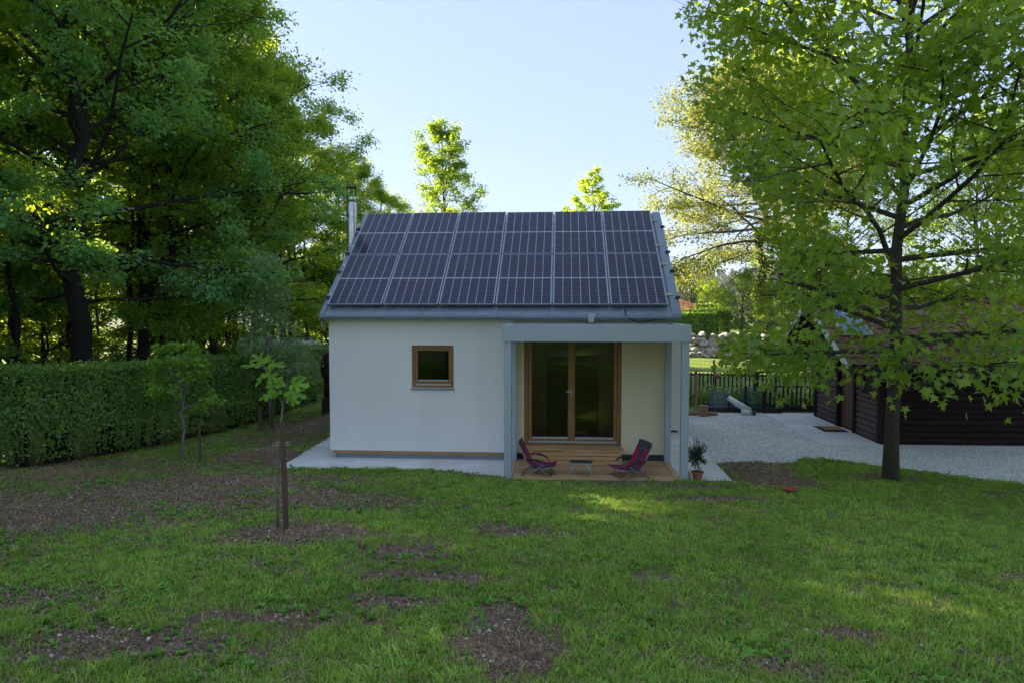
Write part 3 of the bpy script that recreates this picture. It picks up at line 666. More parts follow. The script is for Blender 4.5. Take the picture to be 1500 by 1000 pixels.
# thin bare trunks standing inside the wood
def pole_mesh(seed, h):
    g = random.Random(seed); m = MB(); pts = [np.array([g.gauss(0, .06)*i**.7, g.gauss(0, .06)*i**.7, h*i/8-.2*(i == 0)]) for i in range(9)]
    m.tube(pts, [.085*(1-.07*i) for i in range(9)], 7)
    for k in range(9):
        z = h*g.uniform(.25, .95); i = int(z/h*8); a = g.uniform(0, 6.28); L = g.uniform(.6, 1.8); p = pts[i]
        m.tube([p, p+np.array([cos(a)*L*.5, sin(a)*L*.5, .1*L]), p+np.array([cos(a)*L, sin(a)*L, .35*L])], [.025, .016, .006], 4, False)
    return m.mesh('trunk', M['barkdark'], True)
poles = [pole_mesh(s, h) for s, h in ((1, 9), (2, 8), (3, 10))]
for i in range(34):
    x = rf.uniform(-20, -11.2); y = rf.uniform(13.5, 33) ; 
    if x > -12.2 and 14.5 < y < 18: x -= 2.4
    o = link(bpy.data.objects.new('thin_tree', poles[i % 3])); o.location = (x, y, GZ(x, y)); o.rotation_euler = (rf.gauss(0, .035), rf.gauss(0, .035), rf.uniform(0, 6)); s_ = rf.uniform(.7, 1.25); o.scale = (s_, s_, rf.uniform(.85, 1.15))
    tag(o, 'thin bare dark trunk standing inside the forest behind the hedge', 'tree', 'thin bare trunks inside the forest')
for i in range(46):
    if i < 16: x, y, k, s_ = rf.uniform(-21, -12), rf.uniform(8, 34), 0, rf.uniform(.9, 1.4)
    else: x, y, k, s_ = rf.uniform(-27, -20), 2+(i-16)*1.2+rf.uniform(-1, 1), 1, rf.uniform(1.1, 1.9)
    if x > -12.6 and 13 < y < 19: x -= 2
    plant_tree('understory_shrub', shrub[k], x, y, ['dark leafy shrub under the forest trees', 'yellow green sunlit bush on the far side of the forest'][k], 'bush', ['dark shrubs under the forest trees', 'sunlit bushes on the far side of the forest'][k], rf.uniform(0, 6), s_)
for x, y, s_ in [(-10.5,31,1.3),(-8.6,32.2,1.2),(-12.8,30.6,1.4),(-7.6,35,1.2),(-9.8,36.6,1.5),(-11.8,34,1.4),(-13.5,25,1.2),(-15,31,1.5)]:
    plant_tree('understory_shrub', shrub[0], x, y, 'dark leafy shrub in the shade behind the white van', 'bush', 'dark shrubs behind the van', x*3, s_)
# hornbeam with drooping light sprays and its several stems, behind the hedge by the van
hb = tree_meshes(91, 26000, .105, M['leaf_forest'], M['barkdark'], Q, H=8.6, cb=2.6, Rad=2.9, prof=prof_wide, n1=26, n2=7, n3=5, tr=.10, e0=-4, e1=50, spread=.12, jit=.3, droop=.45, clump=.6)
plant_tree('hornbeam_tree', hb, -9.3, 20.8, 'hornbeam with drooping tiered sprays left of the chimney', rz=2.2)
# pale young tree at the hedge
pl = tree_meshes(95, 6000, .10, M['leaf_pale'], M['barkgrey'], tmpl_quad(.4, .05), H=4.1, cb=.7, Rad=1.3, prof=prof_cone, n1=24, n2=6, n3=4, tr=.035, e0=25, e1=62, spread=.10, sides=6, clump=1.2, lw=.001, lenw=1.6)
plant_tree('young_pale_tree', pl, -7.15, 16.7, 'young pale green tree with narrow leaves standing at the hedge', rz=1)

# maple at the right
_cut = lambda z: np.interp(z, [0, 1.6, 1.75, 2.35, 2.6, 3.0, 3.9, 4.7, 5.5, 6.5, 8, 14], [3.9, 3.6, 2.7, 2.6, 3.3, 3.65, 3.65, 3.1, 2.6, 2.2, 2.0, 2.3])
mb, A, B, T = grow(303, H=12.5, cb=1.5, Rad=4.0, prof=lambda t: .78+.34*math.sin(pi*min(1, t+.05))-.25*max(0, t-.7), n1=58, n2=9, n3=5, tr=.108, e0=2, e1=58, lean=(.35, .2), sides=14, wig=.03, sub=.44, lw=.010, clip=lambda p: (p[0]+5.52)*12.15/(p[1]+12.15) > _cut(p[2])+.3)
P, d, nr, sz = foliage('leaf', 304, A, B, 66000, .108, None, None, .24, .8, .6, .6, 2.5, .9)
WX = (P[:, 0]+5.52)*12.15/(P[:, 1]+12.15); cut = _cut(P[:, 2])+.28*wob(P[:, 1], P[:, 2], 4.5, 3)
kp = (WX > cut) & (P[:, 2] > .75+.5*wob(P[:, 0], P[:, 1], 2.0, 7)-.12*(WX-7)*(WX > 7)); kp &= (P[:, 2] > 3.6) | (np.random.RandomState(8).rand(len(P)) < .55+.3*wob(P[:, 0], P[:, 1]+P[:, 2]*2, 2.5, 15)); P, d, nr, sz = P[kp], d[kp], nr[kp], sz[kp]*(.75+.5*np.random.RandomState(2).rand(kp.sum()))
mpl = thing('maple_tree', 'large leafy maple tree with grey brown trunk on the lawn at right', 'tree', (5.52, 12.15, 0))
mb.obj('trunk', M['bark'], mpl, smooth=True)
W_ = P + np.array([5.52, 12.15, 0]); dist = np.hypot(W_[:, 0], W_[:, 1])
inv = (np.abs(W_[:, 0]/np.maximum(W_[:, 1], .1)+.07) < .72) & (W_[:, 2] < 8) & (W_[:, 2] > .2)
near = np.argsort(np.where(inv, dist, 99))[:300]; rest = np.ones(len(P), bool); rest[near] = False
TM = tmpl_maple(); _h = [(0,0),(.44,-.08),(.27,.18),(.62,.50),(.23,.54),(0,1.06)]; _h += [(-x, y) for x, y in reversed(_h[1:-1])]
TM2 = (np.array([(0,.32,-.05)]+[(x, y, .20*abs(x)-.20*y*y) for x, y in _h]), np.array([(0, 1+i, 1+(i+1) % 10) for i in range(10)]))
fo = mobj('foliage', leaves('foliage', P[rest], d[rest], nr[rest], sz[rest], TM2, M['leaf_maple']), mpl); fo['kind'] = 'stuff'
lm = npmesh('leaf', TM[0], TM[1], M['leaf_maple'])
import mathutils
for i in near:
    s_ = np.cross(d[i], nr[i]); o = mobj('leaf', lm, mpl)
    m4 = mathutils.Matrix([[s_[k]*sz[i], d[i][k]*sz[i], nr[i][k]*sz[i], P[i][k]] for k in range(3)]+[[0, 0, 0, 1]]); o.matrix_local = m4

# trees beyond the garden
wn = tree_meshes(401, 90000, .18, M['leaf_walnut'], M['bark'], tmpl_quad(.55, .08), H=13.5, cb=5.0, Rad=6.2, prof=prof_wide, n1=44, n2=7, n3=5, tr=.34, sides=12, e0=-12, e1=65, spread=.34, wig=.14, clump=.9)
e = plant_tree('walnut_tree', wn, 11.6, 42, 'tall sunlit tree with ivy covered trunk beyond the garden fence', rz=2.4)
rr = np.random.RandomState(9); n = 2600; zz = 1.2+rr.rand(n)*5.2; aa = rr.rand(n)*6.28; rad = .38+.16*rr.rand(n)+.25*np.exp(-((zz-3.9)/1.0)**2)*rr.rand(n)
P = np.stack([np.cos(aa)*rad, np.sin(aa)*rad, zz], 1); o3 = np.stack([np.cos(aa), np.sin(aa), 0*aa-.5], 1)
d, nr = leaf_frames(rr, n, unit(o3), .3, .5, .4); nr = unit(np.stack([np.cos(aa), np.sin(aa), .4+0*aa], 1)+rr.randn(n, 3)*.4); nr = unit(nr-d*np.sum(nr*d, 1, keepdims=True))
iv = mobj('ivy', leaves('ivy', P, d, nr, .14*rr.uniform(.7, 1.2, n), Q, M['leaf_light']), e); iv['kind'] = 'stuff'
md = tree_meshes(411, 26000, .17, M['leaf_light'], M['bark'], Q, H=14.0, cb=2.0, Rad=3.9, prof=lambda t: 1.05-.62*t**1.5, n1=34, n2=5, n3=4, tr=.15, e0=15, e1=72, spread=.2, clump=.6)
plant_tree('lone_tree', md, -7.6, 45, 'narrow sunlit yellow green tree behind the middle of the roof', rz=1.0, z=.0)
sm = tree_meshes(421, 12000, .2, M['leaf_forest'], M['bark'], Q, H=12.3, cb=2, Rad=4.8, prof=lambda t: 1.1-.8*t, n1=24, n2=5, n3=3, tr=.15, e0=20, e1=70, spread=.15)
plant_tree('pointed_tree', sm, 2.55, 58, 'small pointed tree top above the roof ridge near its right end', rz=0, z=.9)
plant_tree('far_tree', sm, .1, 62, 'pale low tree top above the roof ridge left of the pointed tree', rz=2, z=-.6, sc=.93)
rt = tree_meshes(431, 22000, .15, M['leaf_light'], M['bark'], Q, H=12, cb=1.6, Rad=4.4, prof=prof_wide, n1=24, n2=7, n3=4, tr=.16, spread=.2, clump=.7)
for i, (x, y, s_) in enumerate([(19.5,35,.85),(25,31,1.0),(17.5,45,.9),(24.5,42,1),(31,37,1.1),(20.5,26,.78),(29,25,.95),(35,47,1.1)]):
    plant_tree('sunlit_tree', rt, x, y, 'sunlit yellow green tree standing behind the brown shed', group='sunlit trees behind the shed', rz=rf.uniform(0, 6), sc=s_)
# round topped vine arbour left of the ivy trunk, and shrubs
for (x, y, k, s_, nm, lb) in [(9.55,38.2,1,.78,'round_bush','rounded sunlit bush left of the ivy covered trunk'),(8.9,44,0,.85,'dark_bush','small dark bush on the far lawn'),(11.1,38.6,1,.62,'low_bush','small sunlit bush at foot of the ivy covered trunk')]:
    plant_tree(nm, shrub[k], x, y, lb, 'bush', rz=x, sc=s_)

# hedges: clipped faces of small leaves over stems
def hedge(name, label, pts, hts, th, n, size, mat, seed, lo=.12):
    r = np.random.RandomState(seed); pts = np.array(pts, float); seg = np.linalg.norm(np.diff(pts, axis=0), axis=1); cum = np.r_[0, np.cumsum(seg)]
    s = r.rand(n)*cum[-1]; k = np.clip(np.searchsorted(cum, s)-1, 0, len(seg)-1); f = (s-cum[k])/seg[k]
    c = pts[k]+(pts[k+1]-pts[k])*f[:, None]; dr = (pts[k+1]-pts[k])/seg[k][:, None]; nm = np.stack([dr[:, 1], -dr[:, 0]], 1)
    ht = np.interp(s, cum, hts)
    where = r.rand(n); top = where < .28; back = where > .88; dep = np.abs(r.randn(n))*.09
    u = np.where(top, r.uniform(-1, 1, n)*th/2, np.where(back, -1, 1)*(th/2-dep)); z = np.where(top, ht-dep*.7, lo+(ht-lo)*r.rand(n)**.85)
    bulge = .08*wob(s, z*2.5, 1.7, 5)+.04*wob(s, z*2, 5, 11); u = u+np.where(top, 0, bulge*np.sign(u)); z = z+np.where(top, .06*wob(s, u*2, 2.3, 8)+.03*wob(s, u*5, 9, 12)+.10*np.maximum(0, r.randn(n)-1.3), 0)
    keep = (z > .55+.25*wob(s, 0*s, 2.2, 9)) | (r.rand(n) < .5); u = np.where(z < .7, u*(.55+.6*z/.7), u)
    xy = c+nm*u[:, None]; gz = ground_z(xy[:, 0], xy[:, 1]); P = np.stack([xy[:, 0], xy[:, 1], z+gz], 1)[keep]
    out = np.stack([nm[:, 0]*np.sign(u)*(~top), nm[:, 1]*np.sign(u)*(~top), np.where(top, 1., .15)], 1)[keep]; m = len(P)
    d = unit(r.randn(m, 3)*.7+np.array([0, 0, -.1])+out*.4); nr = unit(out+r.randn(m, 3)*.45); nr = unit(nr-d*np.sum(nr*d, 1, keepdims=True))
    e = thing(name, label, 'hedge', (0, 0, 0))
    lf = mobj('foliage', leaves('foliage', P, d, nr, size*r.uniform(.6, 1.25, m), Q, mat), e); lf['kind'] = 'stuff'
    st = MB(); q = random.Random(seed)
    for i in range(int(cum[-1]/.22)):
        s0 = q.uniform(0, cum[-1]); k0 = min(len(seg)-1, int(np.searchsorted(cum, s0)-1)); k0 = max(k0, 0); p = pts[k0]+(pts[k0+1]-pts[k0])*(s0-cum[k0])/seg[k0]
        g = GZ(p[0], p[1]); hh = float(np.interp(s0, cum, hts))
        for _ in range(3):
            st.tube([(p[0]+q.gauss(0, .06), p[1]+q.gauss(0, .06), g-.1), (p[0]+q.gauss(0, .1), p[1]+q.gauss(0, .1), g+.5), (p[0]+q.gauss(0, .2), p[1]+q.gauss(0, .2), g+hh*.92)], [.022, .016, .005], 5, False)
    o = st.obj('stems', M['barkdark'], e); o['kind'] = 'stuff'; return e
hedge('clipped_hedge', 'long clipped green hedge running along the left side of the lawn', [(-14.5, 3.5), (-12.2, 7), (-9.95, 11.2), (-8.35, 14.3), (-7.75, 16.5), (-7.6, 21.5)], [1.85, 1.83, 1.80, 1.72, 1.68, 1.66], .9, 100000, .068, M['leaf_hedge'], 61)
hedge('tall_hedge', 'tall clipped hedge in front of the gazebo on the far lawn', [(3.0, 38.5), (8.0, 37.3), (8.3, 41.5)], [1.6, 1.75, 1.9], 1.3, 22000, .13, M['leaf_hedge'], 63)

# saplings
def stakepost(name, label, x, y, h, r=.032, tilt=(0, 0)):
    s = MB(); s.tube([(0, 0, -.2), (tilt[0]*.5, tilt[1]*.5, h*.5), (tilt[0], tilt[1], h)], [r, r*.97, r*.93], 10); o = s.obj(name, M['stake'], None, bevel=.003); o.location = (x, y, GZ(x, y))
    return tag(o, label, 'stake')
sk = stakepost('wooden_stake', 'round brown wooden stake tied to the fig sapling on the mulch', -3.08, 7.62, 1.21, .031, (-.03, 0))
fg = thing('fig_sapling', 'young fig tree with a few large bright leaves tied to a stake', 'sapling', (-3.20, 7.66, GZ(-3.2, 7.66)))
s = MB(); s.tube([(0, 0, -.1), (.01, 0, .4), (.03, .01, .9), (.06, 0, 1.25), (.10, 0, 1.55)], [.014, .013, .012, .011, .009], 7)
s.tube([(.10, 0, 1.50), (0, .03, 1.68), (-.10, .02, 1.86), (-.14, 0, 1.98)], [.009, .008, .007, .005], 6); s.tube([(.10, 0, 1.5), (.13, -.02, 1.66), (.15, 0, 1.78)], [.008, .006, .004], 6)
s.tube([(.08, 0, 1.4), (.11, .02, 1.62)], [.006, .004], 5); s.obj('stem', M['barkgrey'], fg, smooth=True)
fg.scale = (.92, .92, .93)
TF = tmpl_fig(); r = np.random.RandomState(3)
fl_ = npmesh('leaf', TF[0], TF[1], M['leaf_fresh'])
for (px, pz, ax, az, sc, py) in [(-.14,1.97,-1,.15,.27,0),(-.14,1.99,-.5,.5,.22,.05),(-.12,1.99,.3,.7,.22,0),(-.12,1.97,1,.15,.27,.02),(-.1,1.95,.8,.5,.2,-.05),(-.12,1.92,.5,-.5,.2,-.05),(-.13,1.9,-.4,-.7,.2,.05),(-.08,1.84,.6,-.4,.22,-.03),(-.06,1.8,.2,-.9,.2,-.06),
        (.13,1.76,-.8,.2,.2,0),(.15,1.78,.5,.35,.2,.03),(.16,1.76,1,.0,.27,0),(.16,1.7,.9,-.4,.26,-.05),(.14,1.7,.3,-.7,.2,-.05),(.12,1.68,-.7,-.4,.19,0),(.0,1.66,-.9,-.5,.2,0),(.1,1.62,.8,-.6,.18,.06),(0,1.7,-.3,-.8,.16,-.06)]:
    dd = unit(np.array([ax, r.uniform(-.7, .3), az*.7])); n_ = np.array([0, -.75, 1.])+r.randn(3)*.3; n_ = unit(n_-dd*np.dot(n_, dd)); s_ = np.cross(dd, n_)
    o = mobj('leaf', fl_, fg); sc *= .8; o.matrix_local = mathutils.Matrix([[s_[k]*sc, dd[k]*sc, n_[k]*sc, (px+dd[0]*.05, py, pz+dd[2]*.05)[k]] for k in range(3)]+[[0, 0, 0, 1]])
s = MB()
for zz_ in (1.02, 1.05):
    s.tube([(-.01, -.045, zz_), (.16, -.05, zz_+.01), (.165, .045, zz_), (-.01, .04, zz_), (-.01, -.045, zz_)], .006, 5)
s.obj('tie', M['cord'], fg)
sa = tree_meshes(97, 1150, .085, M['leaf_fresh'], M['barkgrey'], TM, H=1.95, cb=.95, Rad=.62, prof=prof_wide, n1=12, n2=4, n3=3, tr=.02, e0=15, e1=60, spread=.05, sides=7, droop=.6, wig=.02, clump=1.5, lw=.001)
e = plant_tree('maple_sapling', sa, -7.05, 12.62, 'young maple sapling with light leaves in front of the hedge', 'sapling', rz=.4)
stakepost('wooden_stake', 'thin brown stake beside the maple sapling by the hedge', -6.72, 12.6, .74, .022)
stakepost('wooden_stake', 'weathered grey stake by the hedge behind the fig sapling', -6.82, 16.1, 1.1, .035, (.03, 0))
stakepost('wooden_stake', 'short dark leaning stump stake near the weathered grey stake', -6.98, 15.9, .55, .05, (-.05, 0))

# ---------------------------------------------------------------- shed
shed = thing('wooden_shed', 'dark brown log clad shed with red brown tiled roof behind the maple', 'shed', (0, 0, 0))
SX, SY0, SY1, SZ = 6.62, 15.17, 18.95, 1.93
MB().box(SX+.06, 13.5, SY0+.06, SY0+.12, 0, SZ).box(SX+.06, SX+.12, SY0+.12, 16.45, 0, SZ).box(SX+.06, SX+.12, 17.42, SY1-.12, 0, SZ).box(SX+.06, SX+.12, 16.45, 17.42, 1.8, SZ).box(SX+.06, 13.5, SY1-.12, SY1-.06, 0, SZ).box(13.44, 13.5, SY0+.12, SY1-.12, 0, SZ).obj('inner_wall', M['shedwood'], shed)
MB().box(SX+.13, 13.4, SY0+.13, SY1-.13, .0, .03).obj('floor', M['shedwood'], shed)
def logprof(h): return [(.0, 0), (-.022, h*.12), (-.036, h*.4), (-.034, h*.65), (-.018, h*.9), (.0, h*.97)]
h = .128
fx1 = 13.5
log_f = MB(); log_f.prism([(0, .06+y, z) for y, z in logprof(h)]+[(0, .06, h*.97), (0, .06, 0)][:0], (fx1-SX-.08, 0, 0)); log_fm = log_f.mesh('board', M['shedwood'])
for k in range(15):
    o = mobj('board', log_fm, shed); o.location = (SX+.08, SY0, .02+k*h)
segs = [(SY0+.08, 16.42), (17.45, SY1-.1)]
for a, b in segs:
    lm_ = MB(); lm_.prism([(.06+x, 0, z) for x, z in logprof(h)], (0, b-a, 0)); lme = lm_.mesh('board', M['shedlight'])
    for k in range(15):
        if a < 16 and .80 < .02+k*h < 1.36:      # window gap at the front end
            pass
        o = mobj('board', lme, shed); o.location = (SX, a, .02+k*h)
for (x, y) in ((SX-.01, SY0-.01), (SX-.01, SY1-.1), (SX-.015, 16.40), (SX-.015, 17.37)):
    MB().box(x, x+.1, y, y+.1, 0, SZ+.03).obj('corner_post', M['shedwood'], shed, bevel=.006)
dr = MB().box(SX+.09, SX+.13, 16.5, 17.37, .05, 1.85).obj('door', M['sheddoor'], shed)
for k in range(6): MB().box(SX+.075, SX+.088, 16.51+k*.143, 16.51+k*.143+.137, .06, 1.84).obj('door_board', M['sheddoor'], dr, bevel=.003)
MB().box(SX+.05, SX+.075, 16.58, 16.6, .95, 1.08).obj('handle', M['black'], dr)
wn_ = frame(MB(), 0, .62, 0, .5, -.03, .03, .05).obj('window', M['sheddoor'], shed, bevel=.003); wn_.location = (SX+.0, 15.38, .95); wn_.rotation_euler = (0, 0, R(90))
MB().box(.05, .57, -.02, -.012, .05, .45).obj('pane', M['vanglass'], wn_)
# gable and roof
SYM = (SY0+SY1)/2; SRP = R(27); st_ = math.tan(SRP)
k = 0; z = SZ
while z < SZ+(SYM-SY0)*st_-.1:
    y0 = SY0+(z-SZ+h)/st_; y1 = 2*SYM-y0
    if y1-y0 > .2: MB().prism([(.06+x, 0, zz_) for x, zz_ in logprof(h)], (0, y1-y0, 0)).obj('board', M['shedlight'], shed, loc=(SX, y0, z))
    z += h
OH = .62; RX0, RX1 = 5.75, 13.9
def sroof(y): return SZ + (y-SY0)*st_ + .05
s = MB(); y0 = SY0-OH
for sg in (0, 1):
    a = [(RX0, y0, sroof(y0)), (RX1, y0, sroof(y0)), (RX1, SYM, sroof(SYM)), (RX0, SYM, sroof(SYM))]
    if sg: a = [(x, 2*SYM-y, z) for x, y, z in a]
    s.prism(a, (0, 0, .05))
s.obj('roof_deck', M['shedwood'], shed)
for sg in (0, 1):
    a = [(RX0-.03, y0, sroof(y0)-.08), (RX0-.03, SYM, sroof(SYM)-.08), (RX0-.03, SYM, sroof(SYM)+.075), (RX0-.03, y0, sroof(y0)+.075)]
    if sg: a = [(x, 2*SYM-y, z) for x, y, z in a]
    MB().prism(a, (.028, 0, 0)).obj('bargeboard', M['whiteboard'], shed)
s = MB(); s.tube([(RX0, y0-.05, sroof(y0)-.02), (RX1, y0-.05, sroof(y0)-.02)], .055, 12); s.obj('gutter', M['black'], shed, smooth=True)
tw_, tl_ = .235, .30
tile = MB(); n0 = 6
for i in range(n0+1):
    x = tw_*1.06*i/n0; zz_ = .018*sin(2*pi*i/n0*1.0)+.012
    tile.v += [(x, 0, zz_+.018), (x, tl_*1.12, zz_-.006), (x, 0, zz_+.0), ]
for i in range(n0):
    a = i*3; tile.f += [(a, a+3, a+4, a+1), (a+2, a+5, a+3, a)]
tile_me = tile.mesh('roof_tile', M['tile'])
rows = int((SYM-y0)/cos(SRP)/tl_)+1
more = MB(); tcount = 0
for sg in (0, 1):
    for r_ in range(rows):
        dd = r_*tl_; y = y0-.02+dd*cos(SRP); z = sroof(y)+.058
        if y > SYM-.08: continue
        for c_ in range(int((RX1-RX0)/tw_)):
            x = RX0+c_*tw_
            if sg == 0 and x < 10.6:
                o = mobj('roof_tile', tile_me, shed); o.location = (x, y, z); o.rotation_euler = (SRP, R(rf.gauss(0, .5)), R(rf.gauss(0, .7))); tcount += 1
            else:
                for f_ in tile.f:
                    pass
                n1_ = len(more.v)
                for vx, vy, vz in tile.v:
                    yy_ = y+vy*cos(SRP)-vz*sin(SRP); zz_ = z+vy*sin(SRP)+vz*cos(SRP)
                    more.v.append((x+vx, (2*SYM-yy_) if sg else yy_, zz_))
                more.f += [tuple(n1_+q for q in f_) for f_ in tile.f]
o = more.obj('roof_tiles', M['tile'], shed); o['kind'] = 'stuff'
s = MB(); s.tube([(RX0, SYM, sroof(SYM)+.06), (RX1, SYM, sroof(SYM)+.06)], .09, 10); s.obj('ridge_cap', M['tile'], shed)
# blue sheet lying on the roof
def rp(x, y, h=.12): return (x, y, sroof(y)+h)
b = thing('roof_sheet', 'blue sheet with white edges on the shed roof behind the leaves', 'sheet', (0, 0, 0))
MB().prism([rp(5.95, 15.5), rp(6.60, 15.5), rp(6.55, 16.55), rp(6.22, 16.6), rp(6.0, 16.2)], (0, 0, .03)).obj('panel', M['bluesheet'], b)
s = MB(); c = [rp(5.95, 15.5, .14), rp(6.60, 15.5, .14), rp(6.55, 16.55, .14), rp(6.22, 16.6, .14), rp(6.0, 16.2, .14)]
for i in range(5): s.bar(c[i], c[(i+1) % 5], .035, .03)
s.obj('edge_trim', M['whiteplastic'], b)
dm = thing('door_mat', 'dark rubber mat with a tan coir centre before the shed door', 'mat', (0, 0, 0))
MB().box(6.02, 6.56, 16.5, 17.25, .028, .036).obj('rubber_base', M['rubber'], dm); MB().box(6.12, 6.54, 16.72, 17.22, .0365, .047).obj('coir_pad', M['coir'], dm)

# ---------------------------------------------------------------- fences and kitchen garden
fa, fb = np.array([2.2, 21.45]), np.array([9.2, 20.35]); fd = (fb-fa)/np.linalg.norm(fb-fa); fl_len = np.linalg.norm(fb-fa); fang = math.atan2(fd[1], fd[0])
pf_ = thing('picket_fence', 'low black picket fence behind the kitchen garden', 'fence', (fa[0], fa[1], 0), fang)
pk = MB(); pk.prism([(-.022, 0, .04), (.022, 0, .04), (.022, 0, .93), (0, 0, .965), (-.022, 0, .93)], (0, .02, 0)); pk_me = pk.mesh('picket', M['fence'])
for i in range(int(fl_len/.118)):
    o = mobj('picket', pk_me, pf_); o.location = (i*.118, -.04, rf.gauss(0, .006)); o.rotation_euler = (0, R(rf.gauss(0, .5)), 0)
for z in (.18, .86): MB().box(0, fl_len, -.018, .018, z, z+.05).obj('rail', M['fence'], pf_)
for i in range(5): MB().box(i*1.7+.05, i*1.7+.13, -.0, .08, -.1, .97).obj('post', M['fence'], pf_, bevel=.005)
wf = thing('wire_fence', 'thin wire mesh fence on slim dark posts beyond the black pickets', 'fence', (0, 0, 0))
for i in range(6): 
    x = 3.1+i*1.98; y = 24.2-i*.25
    g = GZ(x, y); s = MB().tube([(x, y, g-.1), (x, y, g+1.08)], .03, 8); s.obj('post', M['fence'], wf)
s = MB()
for k in range(9):
    z = .12+k*.115
    s.tube([(3.1+i*1.98, 24.2-i*.25, GZ(3.1+i*1.98, 24.2-i*.25)+z) for i in range(6)], .0035, 3, False)
for k in range(83):
    x = 3.1+k*.12; y = 24.2-(x-3.1)/1.98*.25; g = GZ(x, y); s.tube([(x, y, g+.1), (x, y, g+1.05)], .003, 3, False)
o = s.obj('wire_mesh', M['fence'], wf); o['kind'] = 'stuff'
lf_ = thing('low_fence', 'short low black garden fence right of the beds', 'fence', (5.6, 19.95, 0), R(-3))
for z in (.12, .66): MB().box(0, 1.6, -.015, .015, z, z+.045).obj('rail', M['fence'], lf_)
for i in range(14): o = mobj('picket', pk_me, lf_); o.location = (.04+i*.118, -.03, -.0); o.scale = (1, 1, .74)
bed = thing('garden_bed', 'dark board edged vegetable bed with netting frames', 'garden bed', (0, 0, 0))
MB().box(3.95, 5.95, 19.42, 19.47, .0, .15).obj('board', M['bedwood'], bed, bevel=.004)
MB().box(3.95, 5.95, 20.25, 20.30, .0, .15).obj('board', M['bedwood'], bed, bevel=.004)
for x in (3.9, 5.9): MB().box(x, x+.05, 19.47, 20.25, .0, .15).obj('board', M['bedwood'], bed, bevel=.004)
MB().box(3.97, 5.88, 19.48, 20.24, .0, .09).obj('soil', M['soil'], bed)
b2 = thing('garden_bed', 'second dark bed board row along the garden before the low fence', 'garden bed', (0, 0, 0))
MB().box(5.98, 8.2, 19.82, 19.87, .0, .13).obj('board', M['bedwood'], b2, bevel=.004); MB().box(5.98, 8.2, 19.88, 20.3, .0, .08).obj('soil', M['soil'], b2)
def netmat():
    m, t, b, o = newmat('net'); tr = nn(t, 'ShaderNodeBsdfTransparent'); mx = nn(t, 'ShaderNodeMixShader'); mx.inputs[0].default_value = .62
    b.inputs['Base Color'].default_value = (.06, .12, .11, 1); t.links.new(tr.outputs[0], mx.inputs[1]); t.links.new(b.outputs[0], mx.inputs[2]); t.links.new(mx.outputs[0], o.inputs[0]); return m
M['net'] = netmat()
nt1 = thing('net_cover', 'sagging green net draped over a stick frame on the left of the bed', 'net', (0, 0, 0))
s = MB(); s.tube([(4.55, 19.5, 0), (4.55, 19.5, .48)], .03, 8); s.tube([(4.2, 19.9, 0), (4.2, 19.9, .6)], .018, 6); s.obj('stick', M['bedwood'], nt1)
nv = []; nf = []
def netsheet(c00, c10, c01, c11, sag, n=10):
    m = MB()
    for i in range(n+1):
        for j in range(n+1):
            u, v = i/n, j/n; p = (np.array(c00)*(1-u)+np.array(c10)*u)*(1-v)+(np.array(c01)*(1-u)+np.array(c11)*u)*v
            m.v.append((p[0], p[1]+.02*sin(u*9), p[2]-sag*4*u*(1-u)*(.5+v/2)))
    for i in range(n):
        for j in range(n): a = i*(n+1)+j; m.f.append((a, a+n+1, a+n+2, a+1))
    return m
netsheet((3.98, 19.55, .1), (4.9, 19.5, .1), (4.2, 19.9, .6), (4.62, 19.8, .5), .02).obj('net', M['net'], nt1)
netsheet((4.62, 19.5, .48), (5.0, 19.45, .08), (4.6, 20.2, .4), (5.0, 20.2, .1), .02).obj('net', M['net'], nt1)
nt2 = thing('net_screen', 'upright green net screen on two dark posts in the bed', 'net', (0, 0, 0))
for x, h_ in ((5.0, .72), (5.47, .58)): MB().box(x-.035, x+.035, 19.5, 19.57, 0, h_+.02).obj('post', M['bedwood'], nt2, bevel=.005)
netsheet((5.0, 19.53, .1), (5.47, 19.53, .1), (5.0, 19.53, .72), (5.47, 19.53, .58), .0).obj('net', M['net'], nt2)
netsheet((5.0, 19.55, .1), (5.0, 20.2, .1), (5.0, 19.55, .72), (5.0, 20.2, .6), .03).obj('net', M['net'], nt2)
o = MB().tube([(5.53, 19.75, 0), (5.52, 19.75, .82)], .022, 8).obj('white_pole', M['whiteplastic']); tag(o, 'thin white pole standing in the vegetable bed', 'pole')
s = MB(); s.tube([(3.62, 19.3, 0), (3.65, 19.3, .5), (3.63, 19.3, 1.06)], [.045, .04, .038], 9); o = s.obj('wooden_post', M['rawwood']); tag(o, 'rough wooden post left of the vegetable bed', 'post')
o = MB().lathe(3.72, 18.75, [(.13, 0), (.12, .28), (.115, .30)], 14).obj('tree_stump', M['rawwood']); tag(o, 'short sawn log standing at the foot of the wooden post', 'log')
for i, (x, y, r_, l) in enumerate([(3.45, 18.85, .07, .3), (3.98, 18.85, .06, .25)]):
    o = MB().tube([(x-l/2, y, r_), (x+l/2, y+.05, r_)], r_, 12).obj('firewood_log', M['rawwood']); tag(o, ['small log lying left of the standing log', 'small log lying right of the standing log'][i], 'log')
